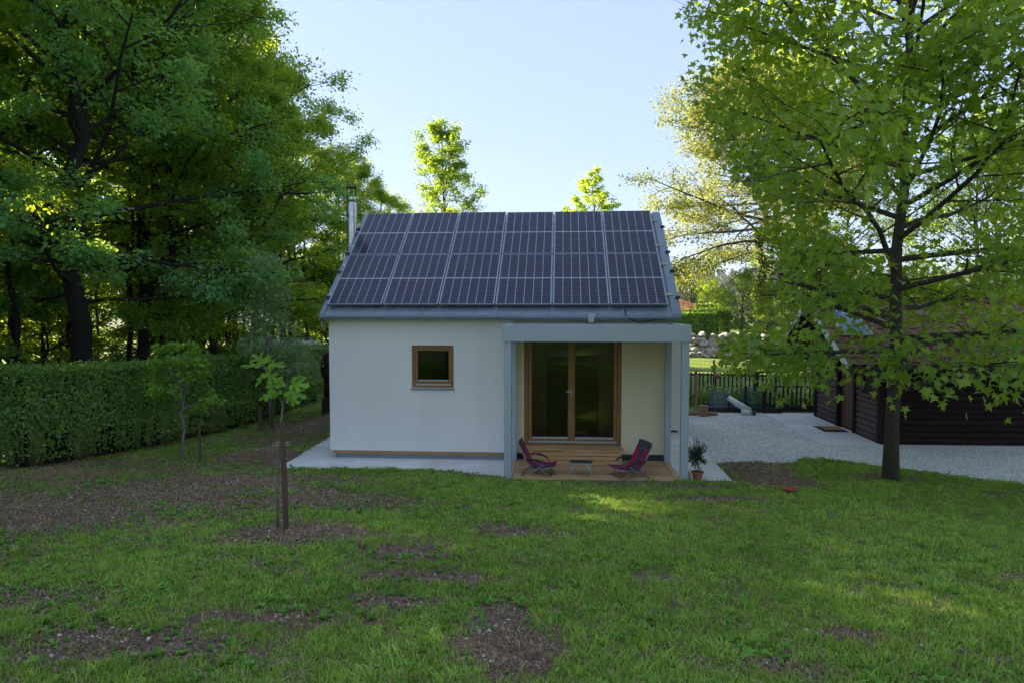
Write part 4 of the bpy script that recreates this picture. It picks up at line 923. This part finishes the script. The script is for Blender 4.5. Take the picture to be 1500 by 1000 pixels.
# white bundle: rolled fleece and a white pot
rb = thing('rolled_fleece', 'roll of white fleece leaning across the bed edge', 'roll', (0, 0, 0))
MB().tube([(4.52, 19.45, .42), (4.75, 19.3, .26), (5.02, 19.15, .10)], [.07, .085, .09], 14).obj('roll', M['whiteplastic'], rb, smooth=True)
s = MB(); s.tube([(4.80, 19.1, .075), (5.02, 18.98, .075)], [.075, .08], 12); tag(s.obj('white_bag', M['whiteplastic'], smooth=True), 'small white bag lying beside the fleece roll', 'bag')
tag(MB().tube([(5.06, 19.0, .07), (5.13, 18.97, .07)], [.07, .06], 12).obj('black_pot', M['black']), 'small black pot lying by the white fleece roll', 'pot')
# flowering plants along the fence
r = np.random.RandomState(31)
n = 520; X = r.uniform(2.6, 8.6, n); Y = 20.25+(8-X)*.09+r.uniform(-.1, .45, n); s = MB(); tops = []
for x, y in zip(X, Y):
    hh = r.uniform(.25, .62); t = np.array([x+r.randn()*.06, y+r.randn()*.05, hh]); s.tube([(x, y, 0), tuple(t)], [.005, .003], 3, False); tops.append(t)
pe = thing('flowering_plants', 'tall green stems with white flower heads along the picket fence', 'plants', (0, 0, 0)); pe['kind'] = 'stuff'
s.obj('stems', M['grass'], pe)
tops = np.array(tops); k = r.randint(0, n, 5200); base = np.stack([X, Y, 0*X], 1)[k]; tt = r.rand(5200, 1)
P = base*(1-tt)+tops[k]*tt; d, nr = leaf_frames(r, 5200, unit(r.randn(5200, 3)+np.array([0, 0, .8])), .5, .6, 0)
mobj('leaves', leaves('leaves', P, d, nr, .12*r.uniform(.6, 1.3, 5200), tmpl_quad(.22, .05), M['grass']), pe)
k = r.randint(0, n, 900); P = tops[k]+r.randn(900, 3)*.02; d, nr = leaf_frames(r, 900, unit(r.randn(900, 3)), 1, .5, 0)
mobj('flowers', leaves('flowers', P, d, nr, np.full(900, .035), tmpl_quad(.9, .1), M['flower']), pe)
tag(MB().lathe(4.55, 20.95, [(.07, .8), (.11, .84), (.10, .90), (.03, .95)], 12).obj('hanging_pot', M['terracotta']), 'small red brown pot hung on the black picket fence', 'pot')

# rock wall on the far lawn
rw = thing('rock_wall', 'low dry wall of pale boulders on the far lawn', 'rock wall', (0, 0, 0))
import bmesh
rocks = []
for i in range(5):
    bm = bmesh.new(); bmesh.ops.create_icosphere(bm, subdivisions=2, radius=1); g = random.Random(i)
    nn_ = [(g.gauss(0, 1), g.gauss(0, 1), g.gauss(0, 1)) for _ in range(7)]
    for v in bm.verts:
        c = v.co.copy()
        for q in nn_:
            q = mathutils.Vector(q).normalized(); dd = c.dot(q)
            if dd > .72: v.co -= q*(dd-.72)*.9
        v.co *= 1+g.uniform(-.04, .04)
    me = bpy.data.meshes.new('stone'); bm.to_mesh(me); bm.free(); me.materials.append(M['rock']); rocks.append(me)
for i in range(260):
    t = rf.random(); x = 5.6+t*7.5; row = i % 5; y = 33.3-t*.5+row*.16+rf.uniform(-.05, .05); s_ = rf.uniform(.11, .21)
    o = mobj('stone', rocks[i % 5], rw); o.location = (x, y, GZ(x, y)+.08+row*.20+rf.uniform(-.05, .05)); o.scale = (s_*rf.uniform(1, 1.7), s_, s_*rf.uniform(.6, 1)); o.rotation_euler = (rf.uniform(-.3, .3), rf.uniform(-.3, .3), rf.uniform(0, 6))
# gazebo
gz_ = thing('gazebo', 'open wooden gazebo with brown hipped roof behind the tall hedge', 'gazebo', (6.2, 45.5, 1.0))
hw = 2.95
s = MB(); ap = (0, 0, 2.62); c = [(-hw, -2.2, 1.55), (hw, -2.2, 1.55), (hw, 2.2, 1.55), (-hw, 2.2, 1.55)]
a1, a2 = (-.9, 0, 2.5), (.9, 0, 2.5)
s.v = c+[a1, a2]+[(x, y, z-.07) for x, y, z in c]; s.f = [(0, 1, 5, 4), (1, 2, 5), (2, 3, 4, 5), (3, 0, 4), (0, 6, 7, 1), (1, 7, 8, 2), (2, 8, 9, 3), (3, 9, 6, 0), (9, 8, 7, 6)]
s.obj('roof', M['brownroof'], gz_)
for x in (-2.6, 0, 2.6):
    for y in (-1.9, 1.9): MB().box(x-.07, x+.07, y-.07, y+.07, -.2, 1.49).obj('post', M['postwood'], gz_)
MB().box(-2.7, 2.7, -1.95, -1.85, 1.3, 1.48).box(-2.7, 2.7, 1.85, 1.95, 1.3, 1.48).obj('beam', M['postwood'], gz_)
tb = thing('garden_bench', 'low wooden bench by the ivy covered tree trunk', 'bench', (11.0, 40.5, GZ(11, 40.5)))
MB().box(-.9, .9, -.25, .25, .42, .48).obj('seat', M['postwood'], tb)
for x in (-.7, .7): MB().box(x-.05, x+.05, -.22, .22, 0, .42).obj('leg', M['postwood'], tb)

# ---------------------------------------------------------------- van
van = thing('delivery_van', 'white van parked behind the hedge with only its roof showing', 'van', (-10.6, 27.3, -.40), R(8))
def vsec(x, w, z0, z1, zs):   # cross-section ring
    return [(x, -w, z0), (x, -w-.02, zs), (x, -w+.12, z1-.05), (x, -w+.28, z1), (x, w-.28, z1), (x, w-.12, z1-.05), (x, w+.02, zs), (x, w, z0)]
S = [(-1.75, .78, .35, 1.78, 1.0), (-1.65, .84, .28, 1.88, 1.0), (-.6, .88, .28, 1.92, 1.0), (.55, .88, .28, 1.90, 1.0), (.95, .87, .28, 1.80, 1.0), (1.45, .84, .28, 1.12, .98), (2.1, .80, .28, .98, .85), (2.25, .70, .36, .8, .7)]
s = MB()
for q in S: s.v += vsec(*q)
for i in range(len(S)-1):
    for j in range(8): kk = (j+1) % 8; s.f.append((i*8+j, i*8+kk, (i+1)*8+kk, (i+1)*8+j))
s.f.append(tuple(range(8))); s.f.append(tuple((len(S)-1)*8+j for j in reversed(range(8))))
s.obj('body', M['vanpaint'], van, bevel=.03, smooth=False)
MB().prism([(.98, -.72, 1.74), (.98, .72, 1.74), (1.42, .76, 1.16), (1.42, -.76, 1.16)], (.03, 0, .02)).obj('windscreen', M['vanglass'], van)
for sg in (-1, 1):
    MB().prism([(.2, sg*.895, 1.1), (1.25, sg*.885, 1.1), (.92, sg*.84, 1.62), (.2, sg*.845, 1.66)], (0, sg*.012, 0)).obj('side_window', M['vanglass'], van)
    MB().prism([(-.95, sg*.895, 1.1), (.1, sg*.895, 1.1), (.1, sg*.845, 1.66), (-.95, sg*.845, 1.66)], (0, sg*.012, 0)).obj('side_window', M['vanglass'], van)
    s = MB(); s.tube([(-1.5, sg*.62, 1.93), (-1.4, sg*.62, 1.98), (.5, sg*.62, 1.99), (.62, sg*.62, 1.93)], .02, 7); s.obj('roof_rail', M['alu'], van)
    MB().box(2.12, 2.2, sg*.5-.14, sg*.5+.14, .68, .84).obj('headlight', M['alu'], van)
    for x in (-1.15, 1.45):
        s = MB(); s.tube([(x, sg*.70, .31), (x, sg*.90, .31)], .31, 20); wl = s.obj('wheel', M['rubber'], van, bevel=.03)
        s = MB(); s.tube([(x, sg*.89, .31), (x, sg*.91, .31)], .19, 16); s.obj('rim', M['alu'], wl)

# carved figure
cf = thing('carved_sculpture', 'tall dark red brown carved wooden sculpture at the back corner of the house', 'sculpture', (-6.28, 18.75, 0))
MB().box(-.2, .2, -.2, .2, -.05, .42).obj('base_block', M['statue'], cf, bevel=.05)
s = MB()
for x, y in ((-.13, 0), (0, .1), (.13, 0), (-.02, -.12)): s.tube([(x, y, .40), (x*1.15, y, .65), (x, y, .98)], [.055, .04, .055], 8)
s.obj('openwork_legs', M['statue'], cf, smooth=True)
MB().lathe(0, 0, [(.16, .92), (.23, 1.0), (.25, 1.12), (.21, 1.2), (.24, 1.26), (.24, 1.4), (.20, 1.46), (.2, 1.52), (.12, 1.62), (.03, 1.66)], 16).obj('body', M['statue'], cf, bevel=.01)
s = MB()
for a in (2.4, 3.9, 5.4): s.tube([(.2*cos(a), .2*sin(a), .98), (.25*cos(a), .25*sin(a), 1.2), (.2*cos(a), .2*sin(a), 1.45)], .04, 7)
s.obj('carved_ridge', M['statue'], cf, smooth=True)

# ---------------------------------------------------------------- things on the deck
def chair(label, x, y, rz, col=0):
    e = thing('beach_chair', label, 'chair', (x, y, .047), rz, 'low folding beach chairs on the deck'); e.scale = (.88, .88, .84)
    hw = .25; B0 = np.array([0, 0, .15]); B1 = np.array([-.26, 0, .66]); S1 = np.array([.42, 0, .20])
    for sg in (-1, 1):
        y_ = sg*hw
        MB().tube([(.44, y_, .205), (.2, y_, .155), (0, y_, .14), (-.05, y_, .2), (-.15, y_, .42), (-.25, y_, .645)], .011, 8).obj('side_tube', M['frame'], e, smooth=True)
        MB().tube([(-.20, y_*1.05, .012), (.02, y_*1.05, .10), (.26, y_*1.07, .27)], .010, 8).obj('leg', M['frame'], e, smooth=True)
        MB().tube([(.36, y_*.98, .012), (.22, y_*.98, .10), (.02, y_*.98, .17), (-.10, y_*1.02, .30)], .010, 8).obj('leg', M['frame'], e, smooth=True)
        MB().tube([(-.11, y_*1.08, .33), (-.02, y_*1.12, .355), (.10, y_*1.13, .34), (.20, y_*1.12, .30), (.27, y_*1.08, .255)], [.014, .02, .022, .02, .013], 8).obj('armrest', M['armrest'], e, smooth=True)
    s = MB(); s.tube([(-.20, -hw*1.05, .012), (-.20, hw*1.05, .012)], .010, 7); s.tube([(.36, -hw, .012), (.36, hw, .012)], .010, 7); s.tube([(.44, -hw, .205), (.44, hw, .205)], .010, 7); s.tube([(-.25, -hw, .645), (-.255, -hw*.6, .69), (-.255, hw*.6, .69), (-.25, hw, .645)], .011, 7)
    s.obj('cross_tube', M['frame'], e, smooth=True)
    def cloth(path, y0, y1, sag, name, mat, th=.006):
        m = MB(); nseg = len(path); ny_ = 6
        for t_ in (0, 1):
            for i, (px, pz) in enumerate(path):
                for j in range(ny_+1):
                    yy_ = y0+(y1-y0)*j/ny_; u = (yy_/hw); sg_ = sag*(1-u*u)
                    m.v.append((px+.0*sg_+t_*th, yy_, pz-sg_-t_*th))
        k = nseg*(ny_+1)
        for i in range(nseg-1):
            for j in range(ny_):
                a = i*(ny_+1)+j; m.f += [(a, a+1, a+ny_+2, a+ny_+1), (k+a+ny_+1, k+a+ny_+2, k+a+1, k+a)]
        for i in range(nseg-1):
            a = i*(ny_+1); b_ = a+ny_; m.f += [(a, a+ny_+1, k+a+ny_+1, k+a), (b_, k+b_, k+b_+ny_+1, b_+ny_+1)]
        m.obj(name, mat, e, smooth=True)
    seatp = [(.44, .215), (.34, .195), (.2, .165), (.08, .15), (0, .155)]
    backp = [(-.0, .155), (-.05, .23), (-.11, .37), (-.16, .47), (-.20, .55)]
    cloth(seatp, -hw, -hw*.45, .02, 'seat', M['magenta']); cloth(seatp, -hw*.45, hw*.45, .02, 'seat', M['greyfab']); cloth(seatp, hw*.45, hw, .02, 'seat', M['magenta'])
    cloth(backp, -hw, -hw*.3, .012, 'backrest', M['magenta']); cloth(backp, -hw*.3, hw*.3, .012, 'backrest', M['greyfab']); cloth(backp, hw*.3, hw, .012, 'backrest', M['magenta'])
    cloth([(-.20, .55), (-.23, .61), (-.255, .69)], -hw, hw, .0, 'headrest', M['greyfab'])
    for sg in (-1, 1): MB().prism([(.30, sg*hw, .20), (0, sg*hw, .155), (-.05, sg*hw, .25), (.02, sg*hw*1.02, .13), (.15, sg*hw*1.02, .115), (.30, sg*hw, .165)], (0, .004*sg, 0)).obj('side_flap', M['greyfab'], e)
    return e
chair('magenta and grey folding beach chair at the left, facing right', -.48, 11.95, R(-5))
chair('magenta and grey folding beach chair at the right, facing left', 1.22, 11.90, R(180+22))
tb = thing('folding_table', 'small folding table with black top between the beach chairs', 'table', (.335, 11.86, .047), R(-3))
MB().box(-.18, .18, -.13, .13, .225, .238).obj('tabletop', M['tabletop'], tb, bevel=.003)
s = frame(MB(), -.19, .19, -.14, .14, 0, 1, .014) ; s = MB()
s.box(-.19, .19, -.142, -.131, .208, .238).box(-.19, .19, .131, .142, .208, .238).box(-.192, -.181, -.131, .131, .208, .238).box(.181, .192, -.131, .131, .208, .238).obj('table_frame', M['alu'], tb, bevel=.002)
for sx in (-1, 1):
    for sy in (-1, 1):
        lg = MB().tube([(sx*.16, sy*.125, .21), (sx*.178, sy*.13, .005)], .008, 7).obj('leg', M['alu'], tb)
        MB().tube([(sx*.09, sy*.12, .21), (sx*.168, sy*.127, .11)], .005, 6).obj('brace', M['alu'], lg)
# potted rosemary
px_, py_ = 2.27, 11.86
rp_ = thing('potted_rosemary', 'small standard rosemary bush in a terracotta pot by the right post', 'potted plant', (px_, py_, 0))
pot = MB(); pr = [(.068, .0), (.085, .11), (.088, .112), (.103, .115), (.106, .15), (.095, .152), (.088, .135), (.02, .13)]
pot.lathe(0, 0, pr, 26); pot.obj('pot', M['terracotta'], rp_, smooth=False)
MB().lathe(0, 0, [(.085, .128), (.085, .134), (.02, .138)], 16).obj('potting_soil', M['soil'], rp_)
s = MB(); s.tube([(0, 0, .12), (.008, 0, .22), (-.012, 0, .32), (-.02, 0, .42)], [.011, .009, .009, .008], 7)
r = np.random.RandomState(77); shoots = []
for i in range(95):
    dd = unit(r.randn(3)+np.array([0, 0, .35])); L = r.uniform(.12, .24); st0 = np.array([-.02, 0, .40])+dd*.03; mid = st0+dd*L*.6; en = mid+(dd+np.array([0, 0, .5]))*L*.35
    s.tube([st0, mid, en], [.004, .003, .0015], 4, False); shoots += [(st0, mid), (mid, en)]
s.obj('stem', M['barkgrey'], rp_, smooth=True)
A = np.array([q[0] for q in shoots]); B = np.array([q[1] for q in shoots]); n = 5200; k = r.randint(0, len(A), n); t = r.rand(n, 1)
d = unit(unit(B[k]-A[k])*.8+r.randn(n, 3)*.6); nr = unit(r.randn(n, 3)); nr = unit(nr-d*np.sum(nr*d, 1, keepdims=True))
o = mobj('needles', leaves('needles', A[k]*(1-t)+B[k]*t, d, nr, .032*r.uniform(.7, 1.2, n), tmpl_quad(.18, .02), M['needle']), rp_); o['kind'] = 'stuff'
bt = thing('small_bottle', 'small pinkish bottle with yellow cap left of the terracotta pot', 'bottle', (2.13, 11.84, 0))
MB().lathe(0, 0, [(.032, 0), (.034, .09), (.028, .125), (.014, .14)], 14).obj('body', M['bottle'], bt, smooth=True); MB().lathe(0, 0, [(.016, .14), (.016, .165)], 12).obj('cap', M['yellowcap'], bt)
gx_, gy_ = 3.42, 10.75
o = MB().lathe(0, 0, [(.02, .02), (.09, .022), (.104, .028), (.11, .045), (.104, .045), (.095, .032), (.02, .028)], 24).obj('red_saucer', M['redplastic']); o.location = (gx_, gy_, GZ(gx_, gy_)+.03); o.rotation_euler = (R(3), R(2), 0)
tag(o, 'shallow red plant saucer lying on the lawn', 'saucer')

# ---------------------------------------------------------------- ground cover
def scatter(name, pts, scl, rot, protos, label=None, tilt=.15, seed=0):
    """one object of countless small pieces: points that carry copies of the prototypes"""
    r = np.random.RandomState(seed); n = len(pts)
    me = bpy.data.meshes.new(name); me.vertices.add(n); me.vertices.foreach_set('co', np.asarray(pts, np.float32).ravel())
    for nm, ty, arr in (('scl', 'FLOAT', scl), ('pick', 'INT', r.randint(0, len(protos), n))):
        a = me.attributes.new(nm, ty, 'POINT'); a.data.foreach_set('value', np.asarray(arr))
    a = me.attributes.new('rot', 'FLOAT_VECTOR', 'POINT'); a.data.foreach_set('vector', np.stack([r.randn(n)*tilt, r.randn(n)*tilt, rot], 1).astype(np.float32).ravel())
    o = mobj(name, me); col = bpy.data.collections.new(name+'_pieces')
    for p in protos: col.objects.link(bpy.data.objects.new(name+'_piece', p))
    g = bpy.data.node_groups.new(name, 'GeometryNodeTree')
    g.interface.new_socket('Geometry', in_out='INPUT', socket_type='NodeSocketGeometry'); g.interface.new_socket('Geometry', in_out='OUTPUT', socket_type='NodeSocketGeometry')
    gi = g.nodes.new('NodeGroupInput'); go = g.nodes.new('NodeGroupOutput'); ip = g.nodes.new('GeometryNodeInstanceOnPoints')
    ci = g.nodes.new('GeometryNodeCollectionInfo'); ci.inputs[0].default_value = col; ci.inputs[1].default_value = True; ci.inputs[2].default_value = True
    ip.inputs['Pick Instance'].default_value = True
    def na(nm, ty):
        q = g.nodes.new('GeometryNodeInputNamedAttribute'); q.data_type = ty; q.inputs[0].default_value = nm
        return next(s for s in q.outputs if s.enabled and s.name == 'Attribute')
    g.links.new(gi.outputs[0], ip.inputs['Points']); g.links.new(ci.outputs[0], ip.inputs['Instance'])
    g.links.new(na('pick', 'INT'), ip.inputs['Instance Index']); g.links.new(na('scl', 'FLOAT'), ip.inputs['Scale'])
    er = g.nodes.new('FunctionNodeEulerToRotation'); g.links.new(na('rot', 'FLOAT_VECTOR'), er.inputs[0]); g.links.new(er.outputs[0], ip.inputs['Rotation'])
    g.links.new(ip.outputs[0], go.inputs[0])
    md_ = o.modifiers.new('scatter', 'NODES'); md_.node_group = g
    o['kind'] = 'stuff'
    return o
def tuft(seed, n, h, spread, mat, wd=.0035, lean=.45):
    r = np.random.RandomState(seed); V = []; F = []
    for i in range(n):
        a = r.rand()*6.28; rr_ = spread*math.sqrt(r.rand()); x, y = rr_*cos(a), rr_*sin(a); hh = h*r.uniform(.45, 1.15); la = r.rand()*6.28; ln = hh*lean*r.rand()*1.6
        dx, dy = cos(la), sin(la); sx, sy = -dy*wd*r.uniform(.7, 1.3), dx*wd; k = len(V)
        m = (x+dx*ln*.35, y+dy*ln*.35, hh*.6); tpt = (x+dx*ln, y+dy*ln, hh*(1-.25*r.rand()*lean))
        V += [(x-sx, y-sy, -.01), (x+sx, y+sy, -.01), (m[0]+sx*.8, m[1]+sy*.8, m[2]), (m[0]-sx*.8, m[1]-sy*.8, m[2]), tpt]
        F += [(k, k+1, k+2), (k, k+2, k+3), (k+3, k+2, k+4)]
    return npmesh('tuft', V, F, mat)
tufts = [tuft(s, 20, h, .06, M['grass'], .0030, 1.0) for s, h in ((1, .034), (2, .045), (3, .028), (4, .062))]
drys = [tuft(s, 10, .032, .07, M['dry'], .003, 1.6) for s in (11, 12)]
def weed(seed, n, L, wdt, el, mat):
    r = np.random.RandomState(seed); a = np.arange(n)*2.4+r.rand(n)*.6; e = R(el)+r.randn(n)*.2
    d = np.stack([np.cos(a)*np.cos(e), np.sin(a)*np.cos(e), np.sin(e)], 1); nr = unit(np.array([0, 0, 1.])+r.randn(n, 3)*.25); nr = unit(nr-d*np.sum(nr*d, 1, keepdims=True))
    tv = np.array([(0,0,0),(wdt*.35,.3,.03),(wdt*.5,.65,.02),(0,1,-.08),(-wdt*.5,.65,.02),(-wdt*.35,.3,.03)]); tf = np.array([(0,1,5),(1,2,4),(1,4,5),(2,3,4)])
    return leaves('weed', np.zeros((n, 3))+np.array([0, 0, .008]), d, nr, L*r.uniform(.6, 1.1, n), (tv, tf), mat)
weeds = [weed(1, 8, .075, .42, 28, M['weed']), weed(2, 10, .05, .75, 35, M['weed']), weed(3, 7, .09, .3, 40, M['weed']), weed(4, 12, .04, .95, 30, M['weed'])]
def chip(seed):
    r = random.Random(seed); m = MB(); a, b, c = r.uniform(.006, .014), r.uniform(.003, .008), r.uniform(.002, .005)
    m.hexa([(x*a*r.uniform(.7, 1.2), y*b*r.uniform(.7, 1.2), z*c) for x, y, z in ((-1,-1,-1),(1,-1,-1),(1,1,-1),(-1,1,-1),(-1,-1,1),(1,-1,1),(1,1,1),(-1,1,1))]); return m
chipm = [chip(i).mesh('chip', pm('chip_%d' % i, c_, rough=.9)) for i, c_ in enumerate([(.24,.14,.09), (.42,.29,.2), (.11,.065,.04), (.62,.52,.42), (.3,.18,.12)])]
r = np.random.RandomState(100)
def pts_in(n, x0, x1, y0, y1, pw=1.0):
    X = r.uniform(x0, x1, n); Y = y0+(y1-y0)*r.rand(n)**pw; return X, Y
def lawn_ok(X, Y):
    on = ~((X > -5.1) & (X < 2.86) & (Y > slab_front(X)-.01) & (Y < 19.5)) & ~((X > 2.8) & (Y > gravel_front(X)-.02+.10*wob(X, Y, 6, 2)))
    hedge_x = np.interp(Y, [3.5, 7, 11.2, 14.3, 16.5, 21.5], [-14.2, -11.9, -9.6, -8.0, -7.4, -7.25]); return on & (X > hedge_x-.2)
n = 150000; X, Y = pts_in(n, -13, 11.5, 1.6, 19.8, 1.45); B_ = bareness(X, Y); f = wob(X, Y, 1.4, 3)*.25+wob(X, Y, 5, 30)*.25
keep = lawn_ok(X, Y) & (r.rand(n) > np.clip((B_+f*.4-.16)*2.1, .05, .995)); X, Y, B_, f = X[keep], Y[keep], B_[keep], f[keep]
sc = (.62+.5*r.rand(len(X))+f*.8+np.where(r.rand(len(X)) < .04, .5, 0))*np.clip(1.15-B_*.7, .4, 1.1); Z = ground_z(X, Y)
scatter('grass', np.stack([X, Y, Z], 1), sc, r.rand(len(X))*6.28, tufts, seed=1)
n = 75000; X, Y = pts_in(n, -12, 10, 1.6, 19.5, 1.3); keep = lawn_ok(X, Y); X, Y = X[keep], Y[keep]
scatter('dry_grass', np.stack([X, Y, ground_z(X, Y)], 1), .5+.7*r.rand(len(X)), r.rand(len(X))*6.28, drys, seed=2)
n = 130000; X, Y = pts_in(n, -12.5, 10, 1.6, 19.5, 1.5); f = wob(X, Y, 2.6, 22)+.5*wob(X, Y, 8, 6)+sstep(3, -5, X)*.35; keep = lawn_ok(X, Y) & (f > r.rand(n)*.9-.25) & (bareness(X, Y) < .75+.2*r.rand(n)); X, Y = X[keep], Y[keep]
scatter('ground_weeds', np.stack([X, Y, ground_z(X, Y)], 1), .28+.7*r.rand(len(X))**3, r.rand(len(X))*6.28, weeds, tilt=.2, seed=3)
n = 120000; X, Y = pts_in(n, -11, 9, 1.8, 19.3, 1.2); keep = lawn_ok(X, Y) & (bareness(X, Y) > .35+.3*r.rand(n)); X, Y = X[keep], Y[keep]
scatter('wood_chips', np.stack([X, Y, ground_z(X, Y)+.004], 1), .5+1.3*r.rand(len(X))**2, r.rand(len(X))*6.28, chipm, tilt=.4, seed=4)
peb = []
for i, c_ in enumerate([(.86,.84,.82), (.74,.73,.72), (.9,.89,.87), (.55,.54,.53)]):
    bm = bmesh.new(); bmesh.ops.create_icosphere(bm, subdivisions=1, radius=.012)
    for v in bm.verts: v.co = mathutils.Vector((v.co.x*rf.uniform(.8, 1.4), v.co.y*rf.uniform(.7, 1.1), v.co.z*rf.uniform(.5, .9)))
    me = bpy.data.meshes.new('pebble'); bm.to_mesh(me); bm.free(); me.materials.append(pm('pebble_%d' % i, c_, rough=.85)); peb.append(me)
n = 90000; X = r.uniform(2.84, 10.5, n); Y = r.uniform(11, 19.5, n); keep = (Y > gravel_front(X)-.12*r.rand(n)) & ~((X > 5.43) & (X < 6.63) & (Y > 15.06)) & ~((X > 6.5) & (Y > 15.0)); X, Y = X[keep], Y[keep]
scatter('loose_gravel', np.stack([X, Y, np.maximum(ground_z(X, Y), .004)+.006], 1), .5+.8*r.rand(len(X)), r.rand(len(X))*6.28, peb, tilt=.6, seed=5)
# straw and prunings left of the hedge foot
n = 900; X = -8.2+r.randn(n)*.9; Y = 11.2+r.randn(n)*.45+(X+8.2)*.35; keep = lawn_ok(X, Y); X, Y = X[keep], Y[keep]
scatter('cut_stalks', np.stack([X, Y, ground_z(X, Y)+.01], 1), .7+.5*r.rand(len(X)), r.rand(len(X))*6.28, [tuft(21, 6, .04, .05, M['dry'], .003, 3.0)], tilt=.7, seed=6)

# ---------------------------------------------------------------- far wooded hills
def clump(seed, conifer=False):
    q = np.random.RandomState(seed); n = 700; a = q.rand(n)*6.28; t = q.rand(n)
    rad = (1-t)*1.1 if conifer else np.sin(pi*(t*.85+.13))*1.25*(1+.25*np.sin(a*3+seed)*np.sin(t*7))
    z = t*(4.5 if conifer else 2.6)+.2; k = q.rand(n)**.35
    P = np.stack([np.cos(a)*rad*k, np.sin(a)*rad*k, z], 1); o3 = unit(np.stack([np.cos(a), np.sin(a), .5+0*a], 1))
    d = unit(q.randn(n, 3)); nr = unit(o3+q.randn(n, 3)*.4); nr = unit(nr-d*np.sum(nr*d, 1, keepdims=True))
    return leaves('clump', P, d, nr, .42*q.uniform(.6, 1.2, n), Q, M['leaf_far2'] if conifer else M['leaf_far'])
M['leaf_far'] = leafmat('far_leaf', (.05,.085,.022), (.085,.125,.035), (.2,.28,.04), .3, .7, .45)
M['leaf_far2'] = leafmat('far_conifer_leaf', (.02,.045,.02), (.035,.06,.025), (.06,.1,.03), .2, .7, .3)
cl = [clump(1), clump(2), clump(3), clump(4, True)]
n = 15000; Y = 190+(1500-190)*r.rand(n)**1.2; X = (r.rand(n)-.28)*Y*1.05*1.35; dens = wob(X, Y, .02, 5)
keep = (dens > -.35) | (Y > 300); X, Y = X[keep], Y[keep]
scatter('far_woods', np.stack([X, Y, ground_z(X, Y)-.5], 1), (2.1+1.6*r.rand(len(X)))*(1+sstep(500, 1300, Y)*.9), r.rand(len(X))*6.28, cl, tilt=.03, seed=8)

# air
hz = MB().box(-1510, 1510, -310, 1710, -14, 76).obj('haze', None)
m = bpy.data.materials.new('haze'); m.use_nodes = True; t = m.node_tree; t.nodes.clear(); o_ = t.nodes.new('ShaderNodeOutputMaterial'); pv = t.nodes.new('ShaderNodeVolumePrincipled')
pv.inputs['Color'].default_value = (.80, .88, 1, 1); pv.inputs['Density'].default_value = .00011; pv.inputs['Anisotropy'].default_value = .35; t.links.new(pv.outputs[0], o_.inputs['Volume'])
hz.data.materials.append(m); hz['kind'] = 'stuff'
